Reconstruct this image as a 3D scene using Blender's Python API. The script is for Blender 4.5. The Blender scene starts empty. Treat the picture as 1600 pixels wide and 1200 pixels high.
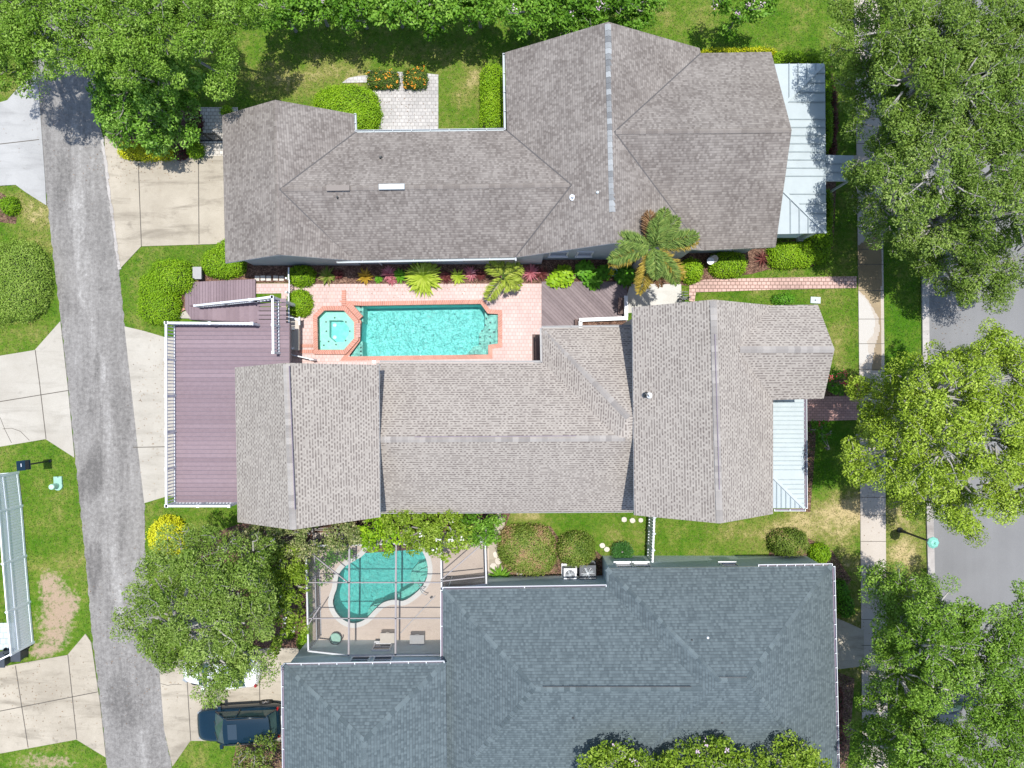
import bpy, bmesh, math, random
import numpy as np
from mathutils import Vector, Matrix
from mathutils.geometry import tessellate_polygon

# ------------------------------------------------------------------ camera, sky, sun, exposure
H = 40.0                      # drone height above the lawn, metres
S = 58.0 / 1600.0             # metres of ground per photo pixel
sc = bpy.context.scene
COL = sc.collection
cam_d = bpy.data.cameras.new("camera")
cam = bpy.data.objects.new("camera", cam_d)
COL.objects.link(cam)
cam.location = (0, 0, H)
cam_d.sensor_fit = 'HORIZONTAL'
cam_d.angle = 2 * math.atan(29.0 / H)
cam_d.clip_end = 2000
sc.camera = cam

SUN_DIR = Vector((0.075, 0.085, 1.0)).normalized()
world = bpy.data.worlds.new("World")
sc.world = world
world.use_nodes = True
wn = world.node_tree
sky = wn.nodes.new('ShaderNodeTexSky')
sky.sky_type = 'NISHITA'
sky.sun_disc = False
sky.sun_elevation = math.asin(SUN_DIR.z)
sky.sun_rotation = math.atan2(SUN_DIR.x, SUN_DIR.y)
bg = wn.nodes['Background']
bg.inputs['Strength'].default_value = 0.14
wn.links.new(sky.outputs[0], bg.inputs['Color'])
sun_d = bpy.data.lights.new("sun", 'SUN')
sun_d.energy = 3.8
sun_d.angle = math.radians(0.5)
sun_d.color = (1.0, 0.96, 0.90)
sun = bpy.data.objects.new("sun", sun_d)
COL.objects.link(sun)
sun.location = (5, 8, 80)
sun.rotation_euler = SUN_DIR.to_track_quat('Z', 'Y').to_euler()
sc.view_settings.view_transform = 'Standard'
sc.view_settings.look = 'None'
sc.view_settings.gamma = 1
sc.view_settings.exposure = 0.55
sc.cycles.max_bounces = 8
sc.cycles.transparent_max_bounces = 12
sc.cycles.caustics_reflective = False
sc.cycles.caustics_refractive = False

rng = np.random.default_rng(7)
random.seed(7)


def P(x, y, z=0.0):
    """photo pixel seen at height z -> point of the place"""
    f = (H - z) / H * S
    return Vector(((x - 800) * f, (600 - y) * f, z))


def PX(n, z=0.0):
    return n * S * (H - z) / H


# ------------------------------------------------------------------ materials
def material(name):
    m = bpy.data.materials.new(name)
    m.use_nodes = True
    t = m.node_tree
    return m, t, t.nodes['Principled BSDF']


def nd(t, kind, ins=None, **props):
    n = t.nodes.new('ShaderNode' + kind)
    for k, v in props.items():
        setattr(n, k, v)
    for k, v in (ins or {}).items():
        s = n.inputs[k]
        if hasattr(v, 'is_output') or isinstance(v, bpy.types.NodeSocket):
            t.links.new(v, s)
        else:
            s.default_value = v
    return n


def math_(t, op, a, b=0.0, c=None):
    ins = {0: a, 1: b}
    if c is not None:
        ins[2] = c
    return nd(t, 'Math', ins, operation=op).outputs[0]


def rgb(c):
    return (c[0], c[1], c[2], 1.0)


def mixc(t, f, a, b, mode='MIX'):
    n = nd(t, 'Mix', None, data_type='RGBA', blend_type=mode)
    for s, v in ((n.inputs[0], f), (n.inputs[6], a), (n.inputs[7], b)):
        if isinstance(v, bpy.types.NodeSocket):
            t.links.new(v, s)
        elif isinstance(v, tuple) and len(v) == 3:
            s.default_value = rgb(v)
        else:
            s.default_value = v
    return n.outputs[2]


def ramp(t, f, stops):
    n = nd(t, 'ValToRGB', {0: f})
    e = n.color_ramp.elements
    while len(e) < len(stops):
        e.new(0.5)
    for el, (p, c) in zip(e, stops):
        el.position = p
        el.color = rgb(c) if len(c) == 3 else c
    return n.outputs[0]


def fit(t, v, a, b, c=0.0, d=1.0):
    return nd(t, 'MapRange', {0: v, 1: a, 2: b, 3: c, 4: d}).outputs[0]


def coords(t, which='Object'):
    return nd(t, 'TexCoord').outputs[which]


def noise(t, vec, scale, detail=4.0, rough=0.55, dist=0.0):
    return nd(t, 'TexNoise', {'Vector': vec, 'Scale': scale, 'Detail': detail, 'Roughness': rough, 'Distortion': dist}).outputs[0]


def bump(t, b, h, strength=0.3, dist=0.02):
    n = nd(t, 'Bump', {'Height': h, 'Strength': strength, 'Distance': dist})
    t.links.new(n.outputs[0], b.inputs['Normal'])


def setc(t, b, c):
    if isinstance(c, bpy.types.NodeSocket):
        t.links.new(c, b.inputs['Base Color'])
    else:
        b.inputs['Base Color'].default_value = rgb(c)


def plain(name, c, rough=0.6, var=0.08, scale=6.0, metal=0.0, spec=0.5, coat=0.0):
    m, t, b = material(name)
    n = noise(t, coords(t), scale, 5)
    f = fit(t, n, 0.3, 0.7, 1 - var, 1 + var)
    cc = mixc(t, 1.0, c, nd(t, 'CombineColor', {0: f, 1: f, 2: f}).outputs[0], 'MULTIPLY')
    setc(t, b, cc)
    b.inputs['Roughness'].default_value = rough
    b.inputs['Metallic'].default_value = metal
    b.inputs['Specular IOR Level'].default_value = spec
    b.inputs['Coat Weight'].default_value = coat
    b.inputs['Coat Roughness'].default_value = 0.03
    return m


def leaf_mat(name, dark, mid, light, trans=0.3, rough=0.5, spec=0.2):
    m, t, b = material(name)
    at = nd(t, 'Attribute', attribute_name='tone').outputs['Fac']
    c = ramp(t, at, [(0.0, dark), (0.5, mid), (1.0, light)])
    setc(t, b, c)
    b.inputs['Roughness'].default_value = rough
    b.inputs['Specular IOR Level'].default_value = spec
    tr = nd(t, 'BsdfTranslucent', {'Color': mixc(t, 1.0, c, (1.0, 1.0, 0.6), 'MULTIPLY')})
    mx = nd(t, 'MixShader', {0: trans, 1: b.outputs[0], 2: tr.outputs[0]})
    t.links.new(mx.outputs[0], t.nodes['Material Output'].inputs[0])
    return m


def shingle_mat(name, dark, light, contrast=1.0, row=0.15, tab=0.17, edge=0.8, patch=0.12, dash=0.0, stk=0.3):
    """laminated shingles: random tabs, or (dash) a pale field with staggered dark dashes"""
    m, t, b = material(name)
    uv = nd(t, 'UVMap').outputs[0]
    s = nd(t, 'SeparateXYZ', {0: uv})
    vr = math_(t, 'DIVIDE', s.outputs[1], row)
    r = math_(t, 'FLOOR', vr)
    fr = math_(t, 'FRACT', vr)
    wr = nd(t, 'TexWhiteNoise', {'W': math_(t, 'ADD', r, 0.37)}, noise_dimensions='1D').outputs[0]
    off = math_(t, 'ADD', math_(t, 'MULTIPLY', r, 0.93), math_(t, 'MULTIPLY', wr, 0.7))
    uu = math_(t, 'ADD', math_(t, 'DIVIDE', s.outputs[0], tab), off)
    c = math_(t, 'FLOOR', uu)
    cell = nd(t, 'CombineXYZ', {0: math_(t, 'ADD', c, .21), 1: math_(t, 'ADD', r, .43)})
    w = nd(t, 'TexWhiteNoise', {'Vector': cell.outputs[0]}, noise_dimensions='2D').outputs[0]
    grain = noise(t, uv, 60.0, 2)
    big = noise(t, uv, 0.55, 4)
    med = noise(t, nd(t, 'Mapping', {0: uv, 3: (0.6, 2.2, 1)}).outputs[0], 1.2, 3)
    val = math_(t, 'ADD', w, fit(t, grain, 0.3, 0.7, -0.12, 0.12))
    if dash:
        alt = math_(t, 'FLOORED_MODULO', c, 2.0)
        there = math_(t, 'GREATER_THAN', w, math_(t, 'ADD', 0.08, fit(t, med, .3, .7, -.1, .2)))
        low = math_(t, 'LESS_THAN', fr, 0.60)
        d = math_(t, 'MAXIMUM', math_(t, 'MULTIPLY', alt, there), math_(t, 'GREATER_THAN', w, 0.66))
        d = math_(t, 'MULTIPLY', d, low)
        val = math_(t, 'ADD', math_(t, 'MULTIPLY', w, 0.30), fit(t, grain, 0.3, 0.7, 0.55, 0.75))
        val = math_(t, 'SUBTRACT', val, math_(t, 'MULTIPLY', d, dash))
    val = math_(t, 'ADD', math_(t, 'MULTIPLY', math_(t, 'SUBTRACT', val, 0.5), contrast), 0.5)
    val = math_(t, 'ADD', val, fit(t, big, 0.3, 0.7, -patch, patch))
    col = ramp(t, val, [(0.1, dark), (0.9, light)])
    line = math_(t, 'LESS_THAN', fr, 0.18)
    col = mixc(t, math_(t, 'MULTIPLY', line, 1 - edge), col, (0.03, 0.03, 0.032))
    streak = noise(t, nd(t, 'Mapping', {0: uv, 3: (1.6, 0.12, 1)}).outputs[0], 1.0, 4)
    col = mixc(t, fit(t, streak, 0.5, 0.75, 0.0, stk), col, dark)
    setc(t, b, col)
    b.inputs['Roughness'].default_value = 0.9
    b.inputs['Specular IOR Level'].default_value = 0.25
    bump(t, b, math_(t, 'ADD', fr, math_(t, 'MULTIPLY', w, 0.5)), 0.35, 0.015)
    return m


def cap_mat(name, dark, light):
    m, t, b = material(name)
    uv = nd(t, 'UVMap').outputs[0]
    s = nd(t, 'SeparateXYZ', {0: uv})
    r = math_(t, 'FLOOR', math_(t, 'DIVIDE', s.outputs[0], 0.28))
    w = nd(t, 'TexWhiteNoise', {'W': r}, noise_dimensions='1D').outputs[0]
    col = ramp(t, math_(t, 'ADD', w, fit(t, noise(t, uv, 50, 2), .3, .7, -.1, .1)), [(0.05, dark), (0.95, light)])
    setc(t, b, col)
    b.inputs['Roughness'].default_value = 0.9
    return m


def brick_mat(name, c1, c2, mortar, w=0.21, h=0.105, gap=0.012, offset=0.5, rot=0.0, var=0.16, uv=False, dirt=None):
    m, t, b = material(name)
    co = coords(t, 'UV' if uv else 'Object')
    mp = nd(t, 'Mapping', {0: co, 2: (0, 0, rot)}).outputs[0]
    br = nd(t, 'TexBrick', {'Vector': mp, 'Color1': rgb(c1), 'Color2': rgb(c2), 'Mortar': rgb(mortar), 'Scale': 1.0,
                            'Mortar Size': gap, 'Mortar Smooth': 0.3, 'Bias': 0.0, 'Brick Width': w, 'Row Height': h})
    br.offset = offset
    big = noise(t, co, 0.5, 5)
    f = fit(t, big, 0.3, 0.7, 1 - var, 1 + var)
    c = mixc(t, 1.0, br.outputs[0], nd(t, 'CombineColor', {0: f, 1: f, 2: f}).outputs[0], 'MULTIPLY')
    if dirt:
        c = mixc(t, fit(t, noise(t, co, 1.3, 6), 0.55, 0.75, 0, 0.5), c, dirt)
    setc(t, b, c)
    b.inputs['Roughness'].default_value = 0.8
    bump(t, b, math_(t, 'SUBTRACT', 1.0, br.outputs[1]), 0.4, 0.008)
    return m


def concrete_mat(name, c, stain=(0.30, 0.27, 0.22), amount=0.5, streak=0.35):
    m, t, b = material(name)
    co = coords(t)
    big = noise(t, co, 0.33, 7, 0.65)
    mid = noise(t, nd(t, 'Mapping', {0: co, 3: (0.35, 1.9, 1)}).outputs[0], 0.8, 7, 0.7, 0.5)
    spot = noise(t, co, 1.6, 4, 0.6)
    fine = noise(t, co, 25.0, 4, 0.7)
    col = mixc(t, fit(t, big, 0.38, 0.66, 0.0, amount), c, stain)
    col = mixc(t, fit(t, mid, 0.50, 0.68, 0.0, streak), col, (stain[0] * .72, stain[1] * .72, stain[2] * .72))
    col = mixc(t, fit(t, spot, 0.62, 0.74, 0.0, streak * .7), col, (stain[0] * .6, stain[1] * .6, stain[2] * .62))
    f = fit(t, fine, 0.3, 0.7, 0.88, 1.12)
    col = mixc(t, 1.0, col, nd(t, 'CombineColor', {0: f, 1: f, 2: f}).outputs[0], 'MULTIPLY')
    setc(t, b, col)
    b.inputs['Roughness'].default_value = 0.85
    b.inputs['Specular IOR Level'].default_value = 0.3
    bump(t, b, fine, 0.15, 0.01)
    return m


M = {}


def build_materials():
    # lawn
    m, t, b = material('lawn')
    co = coords(t)
    dry = nd(t, 'Attribute', attribute_name='dry').outputs['Fac']
    soil = nd(t, 'Attribute', attribute_name='soil').outputs['Fac']
    n1 = noise(t, co, 0.6, 6, 0.65)
    n2 = noise(t, co, 3.5, 5, 0.7)
    n3 = noise(t, co, 22.0, 4, 0.7)
    d = math_(t, 'ADD', dry, fit(t, n1, 0.3, 0.7, -0.28, 0.28))
    d = math_(t, 'ADD', d, fit(t, n2, 0.3, 0.7, -0.25, 0.25))
    col = ramp(t, d, [(0.0, (0.052, 0.138, 0.007)), (0.3, (0.100, 0.170, 0.018)), (0.6, (0.19, 0.20, 0.052)), (0.98, (0.43, 0.35, 0.18))])
    sm = math_(t, 'ADD', soil, fit(t, n2, 0.3, 0.7, -0.35, 0.35))
    col = mixc(t, fit(t, sm, 0.35, 0.75, 0, 1), col, (0.33, 0.25, 0.18))
    f = fit(t, n3, 0.25, 0.75, 0.72, 1.3)
    col = mixc(t, 1.0, col, nd(t, 'CombineColor', {0: f, 1: f, 2: f}).outputs[0], 'MULTIPLY')
    setc(t, b, col)
    b.inputs['Roughness'].default_value = 0.95
    b.inputs['Specular IOR Level'].default_value = 0.1
    bump(t, b, n3, 0.6, 0.05)
    M['lawn'] = m
    # blades of the lawn: colour carried by the same dryness
    m, t, b = material('grass_blade')
    dry = nd(t, 'Attribute', attribute_name='dry').outputs['Fac']
    tone = nd(t, 'Attribute', attribute_name='tone').outputs['Fac']
    d = math_(t, 'ADD', dry, fit(t, tone, 0, 1, -0.22, 0.22))
    col = ramp(t, d, [(0.0, (0.060, 0.165, 0.008)), (0.3, (0.120, 0.205, 0.020)), (0.6, (0.22, 0.236, 0.058)), (0.98, (0.46, 0.38, 0.20))])
    setc(t, b, col)
    b.inputs['Roughness'].default_value = 0.6
    tr = nd(t, 'BsdfTranslucent', {'Color': col})
    mx = nd(t, 'MixShader', {0: 0.25, 1: b.outputs[0], 2: tr.outputs[0]})
    t.links.new(mx.outputs[0], t.nodes['Material Output'].inputs[0])
    M['blade'] = m
    # alley asphalt: worn, with a pale scoured run down the middle and darker patches
    m, t, b = material('alley_asphalt')
    co = coords(t)
    run = nd(t, 'Mapping', {0: co, 2: (0, 0, math.radians(-6)), 3: (1.5, 0.16, 1)}).outputs[0]
    s1 = noise(t, run, 0.8, 6, 0.6, 0.6)
    s2 = noise(t, co, 0.35, 5, 0.6)
    s3 = noise(t, co, 45.0, 3, 0.7)
    wear = nd(t, 'Attribute', attribute_name='wear').outputs['Fac']
    patch = nd(t, 'Attribute', attribute_name='patch').outputs['Fac']
    v = math_(t, 'ADD', fit(t, s1, 0.3, 0.7, -0.1, 0.14), fit(t, s2, 0.3, 0.7, -0.12, 0.12))
    w4 = noise(t, co, 4.0, 6, 0.75, 0.3)
    w5 = noise(t, nd(t, 'Mapping', {0: co, 2: (0, 0, math.radians(-6)), 3: (3.0, 0.35, 1)}).outputs[0], 1.0, 6, 0.7)
    ww = math_(t, 'ADD', wear, math_(t, 'ADD', fit(t, w4, .3, .7, -.35, .35), fit(t, w5, .3, .7, -.4, .4)))
    v = math_(t, 'ADD', v, fit(t, ww, 0.42, 1.0, 0.0, 0.27))
    v = math_(t, 'SUBTRACT', v, fit(t, math_(t, 'ADD', patch, fit(t, w4, .3, .7, -.2, .2)), 0.3, 0.6, 0.0, 0.26))
    s4 = noise(t, co, 5.0, 6, 0.75, 0.3)
    s5 = noise(t, nd(t, 'Mapping', {0: co, 2: (0, 0, math.radians(-6)), 3: (5.0, 0.5, 1)}).outputs[0], 1.0, 5, 0.7)
    v = math_(t, 'ADD', v, fit(t, s3, 0.3, 0.7, -0.25, 0.25))
    v = math_(t, 'ADD', v, fit(t, s4, 0.3, 0.7, -0.28, 0.28))
    v = math_(t, 'ADD', v, fit(t, s5, 0.3, 0.7, -0.12, 0.12))
    col = ramp(t, math_(t, 'ADD', v, 0.36), [(0.0, (0.105, 0.10, 0.095)), (0.35, (0.19, 0.182, 0.172)), (0.7, (0.275, 0.267, 0.254)), (1.0, (0.40, 0.392, 0.378))])
    setc(t, b, col)
    b.inputs['Roughness'].default_value = 0.9
    bump(t, b, s3, 0.4, 0.01)
    M['alley'] = m
    m, t, b = material('street_asphalt')
    co = coords(t)
    a = noise(t, co, 0.25, 6)
    g = noise(t, co, 55.0, 3, 0.8)
    streak = noise(t, nd(t, 'Mapping', {0: co, 3: (2.0, 0.1, 1)}).outputs[0], 0.8, 5)
    v = math_(t, 'ADD', math_(t, 'ADD', fit(t, a, .3, .7, -.15, .15), fit(t, g, .3, .7, -.18, .18)), fit(t, streak, .3, .7, .42, .52))
    setc(t, b, ramp(t, v, [(0.0, (0.11, 0.111, 0.112)), (1.0, (0.255, 0.257, 0.258))]))
    b.inputs['Roughness'].default_value = 0.85
    bump(t, b, g, 0.4, 0.008)
    M['street'] = m

    M['concrete_warm'] = concrete_mat('concrete_warm', (0.40, 0.360, 0.292), (0.26, 0.228, 0.178), 0.75, 0.75)
    M['concrete_pale'] = concrete_mat('concrete_pale', (0.415, 0.393, 0.345), (0.32, 0.295, 0.25), 0.7, 0.45)
    M['concrete_cool'] = concrete_mat('concrete_cool', (0.37, 0.372, 0.365), (0.28, 0.28, 0.275), 0.7, 0.45)
    M['concrete_kerb'] = concrete_mat('concrete_kerb', (0.42, 0.40, 0.38), (0.24, 0.22, 0.205), 0.7, 0.6)
    M['patio'] = concrete_mat('patio_concrete', (0.50, 0.425, 0.365), (0.40, 0.33, 0.275), 0.5, 0.3)
    M['white_slab'] = concrete_mat('white_slab', (0.52, 0.51, 0.475), (0.40, 0.39, 0.35), 0.6, 0.4)
    # sidewalk with a wet, tea-coloured patch
    m, t, b = material('sidewalk')
    co = coords(t)
    wet = nd(t, 'Attribute', attribute_name='wet').outputs['Fac']
    big = noise(t, co, 0.5, 6)
    fine = noise(t, co, 22, 4)
    base = mixc(t, fit(t, big, .3, .7, 0, .6), (0.45, 0.405, 0.355), (0.35, 0.305, 0.255))
    wn_ = math_(t, 'ADD', wet, fit(t, noise(t, co, 3.0, 5), .3, .7, -.12, .12))
    col = mixc(t, fit(t, wn_, .42, .52, 0, 1), base, mixc(t, fit(t, big, .35, .7, 0, 1), (0.27, 0.20, 0.105), (0.18, 0.13, 0.07)))
    col = mixc(t, fit(t, wn_, -.4, -.55, 0, .75), col, (0.47, 0.46, 0.44))
    f = fit(t, fine, .3, .7, .9, 1.1)
    col = mixc(t, 1.0, col, nd(t, 'CombineColor', {0: f, 1: f, 2: f}).outputs[0], 'MULTIPLY')
    setc(t, b, col)
    t.links.new(fit(t, wn_, .4, .6, .85, .45), b.inputs['Roughness'])
    M['sidewalk'] = m

    M['joint'] = plain('joint', (0.10, 0.09, 0.075), 0.95)
    M['paver_pink'] = brick_mat('paver_pink', (0.56, 0.44, 0.415), (0.49, 0.38, 0.358), (0.44, 0.29, 0.255), 0.21, 0.21, 0.016, 0.5, 0, 0.13, dirt=(0.52, 0.40, 0.35))
    M['paver_walk'] = brick_mat('paver_walk', (0.55, 0.375, 0.33), (0.45, 0.305, 0.265), (0.21, 0.135, 0.11), 0.25, 0.20, 0.025, 0.5, 0, 0.2)
    M['paver_red'] = brick_mat('paver_red', (0.52, 0.31, 0.27), (0.42, 0.24, 0.21), (0.25, 0.15, 0.13), 0.25, 0.14, 0.016)
    M['paver_grey'] = brick_mat('paver_grey', (0.46, 0.445, 0.43), (0.37, 0.36, 0.35), (0.27, 0.258, 0.25), 0.24, 0.20, 0.018, 0.45, 0, 0.16)
    M['paver_tan'] = brick_mat('paver_tan', (0.55, 0.52, 0.46), (0.44, 0.41, 0.36), (0.22, 0.2, 0.17), 0.24, 0.20, 0.02)
    M['paver_teal'] = brick_mat('paver_teal', (0.46, 0.53, 0.53), (0.40, 0.46, 0.46), (0.28, 0.31, 0.31), 0.32, 0.32, 0.02)
    M['coping'] = brick_mat('brick_coping', (0.50, 0.225, 0.165), (0.40, 0.17, 0.125), (0.52, 0.36, 0.30), 0.115, 1.0, 0.014, 0.0, 0, 0.15, uv=True)
    M['coping_white'] = concrete_mat('coping_white', (0.56, 0.56, 0.54), (0.46, 0.455, 0.43), 0.4, 0.2)

    # mulch
    m, t, b = material('mulch')
    co = coords(t)
    v = nd(t, 'TexVoronoi', {'Vector': nd(t, 'Mapping', {0: co, 3: (1, 1.6, 1)}).outputs[0], 'Scale': 16.0}).outputs
    n = noise(t, co, 2.0, 5)
    s = nd(t, 'SeparateColor', {0: v[1]}).outputs[0]
    col = ramp(t, math_(t, 'ADD', math_(t, 'MULTIPLY', s, .8), fit(t, n, .3, .7, -.2, .25)), [(0, (0.05, 0.025, 0.018)), (.5, (0.14, 0.075, 0.05)), (1, (0.33, 0.21, 0.15))])
    setc(t, b, col)
    b.inputs['Roughness'].default_value = 0.95
    bump(t, b, v[0], 0.8, 0.04)
    M['mulch'] = m

    M['shingle_brown'] = shingle_mat('shingle_brown', (0.148, 0.129, 0.117), (0.285, 0.259, 0.236), 0.62, 0.125, 0.115, 0.60, 0.2)
    M['shingle_taupe'] = shingle_mat('shingle_taupe', (0.148, 0.125, 0.114), (0.40, 0.366, 0.326), 0.95, 0.132, 0.10, 0.95, 0.05, dash=.56, stk=.15)
    M['shingle_slate'] = shingle_mat('shingle_slate', (0.060, 0.080, 0.090), (0.136, 0.172, 0.184), 0.5, 0.15, 0.115, 0.55, 0.02, stk=.06)
    M['cap_brown'] = cap_mat('cap_brown', (0.175, 0.152, 0.136), (0.245, 0.218, 0.196))
    M['cap_grey'] = cap_mat('cap_grey', (0.16, 0.165, 0.17), (0.36, 0.375, 0.38))
    M['cap_taupe'] = cap_mat('cap_taupe', (0.255, 0.235, 0.22), (0.37, 0.345, 0.32))
    M['cap_slate'] = cap_mat('cap_slate', (0.070, 0.094, 0.104), (0.134, 0.170, 0.182))
    M['metal_blue'] = plain('metal_roof_blue', (0.40, 0.455, 0.475), 0.5, 0.05, 1.5, 0.0)
    M['metal_white'] = plain('metal_roof_white', (0.44, 0.495, 0.51), 0.5, 0.05, 1.5, 0.0)
    M['seam_shade_blue'] = plain('metal_seam_shade_blue', (0.27, 0.32, 0.34), 0.5)  # ribs coloured darker than the sheets to stand for the seam shadows
    M['seam_shade_white'] = plain('metal_seam_shade_white', (0.33, 0.39, 0.405), 0.5)  # same for the white roof: seam shadow put into the rib colour
    M['flashing'] = plain('valley_flashing', (0.085, 0.08, 0.08), 0.7)
    M['gutter_paint'] = plain('gutter_paint', (0.40, 0.425, 0.44), 0.5, 0.06)
    M['gutter_taupe'] = plain('gutter_taupe', (0.31, 0.31, 0.31), 0.6, 0.06)
    M['white'] = plain('white_vinyl', (0.66, 0.69, 0.72), 0.45, 0.04)
    M['bluewhite'] = plain('fence_vinyl', (0.86, 0.90, 0.94), 0.5, 0.05)
    M['trim'] = plain('trim_paint', (0.66, 0.67, 0.68), 0.5, 0.05)
    M['gutter_dark'] = plain('gutter_inside', (0.16, 0.13, 0.17), 0.6)
    M['wall_grey'] = plain('stucco_grey', (0.40, 0.45, 0.47), 0.9, 0.06, 4)
    M['wall_blue'] = plain('stucco_blue', (0.58, 0.67, 0.68), 0.9, 0.06, 4)
    M['wall_tan'] = plain('siding_tan', (0.48, 0.44, 0.38), 0.85, 0.06, 4)
    M['dark_metal'] = plain('dark_metal', (0.03, 0.035, 0.04), 0.45, 0.1, 10, 0.3)
    M['bronze'] = plain('bronze_frame', (0.24, 0.225, 0.235), 0.5, 0.08)
    M['cage_paint'] = plain('cage_paint', (0.46, 0.47, 0.49), 0.5, 0.06)
    M['steel'] = plain('galvanised', (0.45, 0.47, 0.50), 0.4, 0.1, 8, 0.5)
    M['black_plastic'] = plain('black_plastic', (0.045, 0.055, 0.07), 0.5, 0.1)
    M['patina'] = plain('patina_green', (0.22, 0.56, 0.47), 0.5, 0.15, 12)
    M['utility_green'] = plain('utility_green', (0.25, 0.44, 0.36), 0.6, 0.1)
    M['utility_light'] = plain('utility_light', (0.42, 0.68, 0.55), 0.5, 0.06)
    M['bark'] = plain('bark', (0.27, 0.25, 0.23), 0.9, 0.25, 14)
    M['bark_pale'] = plain('bark_pale', (0.34, 0.325, 0.30), 0.9, 0.2, 14)
    M['stone'] = concrete_mat('stepping_stone', (0.60, 0.56, 0.50), (0.42, 0.38, 0.33))
    M['cushion'] = plain('cushion_gold', (0.75, 0.50, 0.10), 0.8)
    M['terracotta'] = plain('pot_teal', (0.10, 0.28, 0.26), 0.5)
    M['doormat'] = plain('doormat_brown', (0.14, 0.095, 0.085), 0.95, 0.2, 30)

    # composite boards, each board its own tone
    for nm, c1, c2 in (('deck_mauve', (0.165, 0.118, 0.137), (0.235, 0.175, 0.198)), ('deck_brown', (0.135, 0.103, 0.108), (0.225, 0.18, 0.184))):
        m, t, b = material(nm)
        co = coords(t)
        at = nd(t, 'Attribute', attribute_name='tone').outputs['Fac']
        g = noise(t, co, 5.0, 6, 0.7)
        col = mixc(t, math_(t, 'ADD', math_(t, 'MULTIPLY', at, .7), fit(t, g, .3, .7, -.1, .4)), c1, c2)
        setc(t, b, col)
        b.inputs['Roughness'].default_value = 0.7
        M[nm] = m

    # water: clear tinted sheet with ripples
    for nm, tint, rip in (('water_pool', (0.78, 0.975, 0.965), 0.8), ('water_spa', (0.80, 0.96, 0.93), 0.5), ('water_kidney', (0.62, 0.92, 0.89), 0.7)):
        m, t, b = material(nm)
        co = coords(t)
        w1 = noise(t, co, 2.6, 3, 0.6, 1.2)
        w2 = noise(t, co, 9.0, 3, 0.6, 0.8)
        h = math_(t, 'ADD', w1, math_(t, 'MULTIPLY', w2, 0.55))
        bp = nd(t, 'Bump', {'Height': h, 'Strength': rip, 'Distance': 0.35}).outputs[0]
        tr = nd(t, 'BsdfTransparent', {'Color': rgb(tint)})
        gl = nd(t, 'BsdfGlossy', {'Color': (1, 1, 1, 1), 'Roughness': 0.08, 'Normal': bp})
        fr = nd(t, 'Fresnel', {'IOR': 1.33, 'Normal': bp}).outputs[0]
        mx = nd(t, 'MixShader', {0: fr, 1: tr.outputs[0], 2: gl.outputs[0]})
        t.links.new(mx.outputs[0], t.nodes['Material Output'].inputs[0])
        M[nm] = m
    for nm, c1, c2 in (('plaster_aqua', (0.29, 0.69, 0.67), (0.37, 0.765, 0.74)), ('plaster_ledge', (0.36, 0.62, 0.56), (0.45, 0.70, 0.64)), ('plaster_teal', (0.19, 0.54, 0.53), (0.29, 0.65, 0.63))):  # plaster colour carries a painted net of caustic light from the ripples
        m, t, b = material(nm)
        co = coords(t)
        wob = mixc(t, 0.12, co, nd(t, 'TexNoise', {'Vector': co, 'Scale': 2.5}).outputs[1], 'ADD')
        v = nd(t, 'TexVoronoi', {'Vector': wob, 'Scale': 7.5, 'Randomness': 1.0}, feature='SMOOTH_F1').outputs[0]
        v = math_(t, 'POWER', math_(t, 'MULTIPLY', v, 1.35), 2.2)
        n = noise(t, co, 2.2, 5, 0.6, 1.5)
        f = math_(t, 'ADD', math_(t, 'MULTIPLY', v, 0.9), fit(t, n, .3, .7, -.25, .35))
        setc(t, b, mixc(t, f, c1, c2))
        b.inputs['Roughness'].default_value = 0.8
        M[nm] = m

    # insect screen: fine mesh seen as a grey veil
    m, t, b = material('insect_screen')
    setc(t, b, (0.10, 0.10, 0.11))
    b.inputs['Roughness'].default_value = 0.8
    tr = nd(t, 'BsdfTransparent', {'Color': (1, 1, 1, 1)})
    mx = nd(t, 'MixShader', {0: 0.17, 1: tr.outputs[0], 2: b.outputs[0]})
    t.links.new(mx.outputs[0], t.nodes['Material Output'].inputs[0])
    M['screen'] = m
    m, t, b = material('insect_screen_side')
    setc(t, b, (0.08, 0.08, 0.09))
    tr = nd(t, 'BsdfTransparent', {'Color': (1, 1, 1, 1)})
    mx = nd(t, 'MixShader', {0: 0.55, 1: tr.outputs[0], 2: b.outputs[0]})
    t.links.new(mx.outputs[0], t.nodes['Material Output'].inputs[0])
    M['screen_side'] = m

    m, t, b = material('window_glass')
    setc(t, b, (0.03, 0.05, 0.07))
    b.inputs['Roughness'].default_value = 0.08
    M['glass'] = m
    m, t, b = material('car_glass')
    setc(t, b, mixc(t, noise(t, coords(t), 2.0, 2), (0.012, 0.03, 0.032), (0.06, 0.11, 0.105)))
    b.inputs['Roughness'].default_value = 0.05
    M['car_glass'] = m
    M['paint_navy'] = plain('paint_navy', (0.003, 0.020, 0.036), 0.25, 0.03, 2, 0.2, 0.5, 0.4)
    M['paint_white'] = plain('paint_white', (0.78, 0.80, 0.83), 0.25, 0.03, 2, 0.0, 0.5, 0.8)
    M['paint_grey'] = plain('paint_graphite', (0.035, 0.045, 0.05), 0.25, 0.03, 2, 0.3, 0.5, 0.8)
    M['tyre'] = plain('tyre', (0.02, 0.02, 0.02), 0.8)
    M['rim'] = plain('alloy_rim', (0.5, 0.5, 0.52), 0.3, 0.05, 8, 0.8)
    M['red_lamp'] = plain('red_lamp', (0.26, 0.012, 0.012), 0.2, 0.05)
    M['lamp_clear'] = plain('lamp_clear', (0.25, 0.28, 0.30), 0.25, 0.05)

    L = leaf_mat
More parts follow.
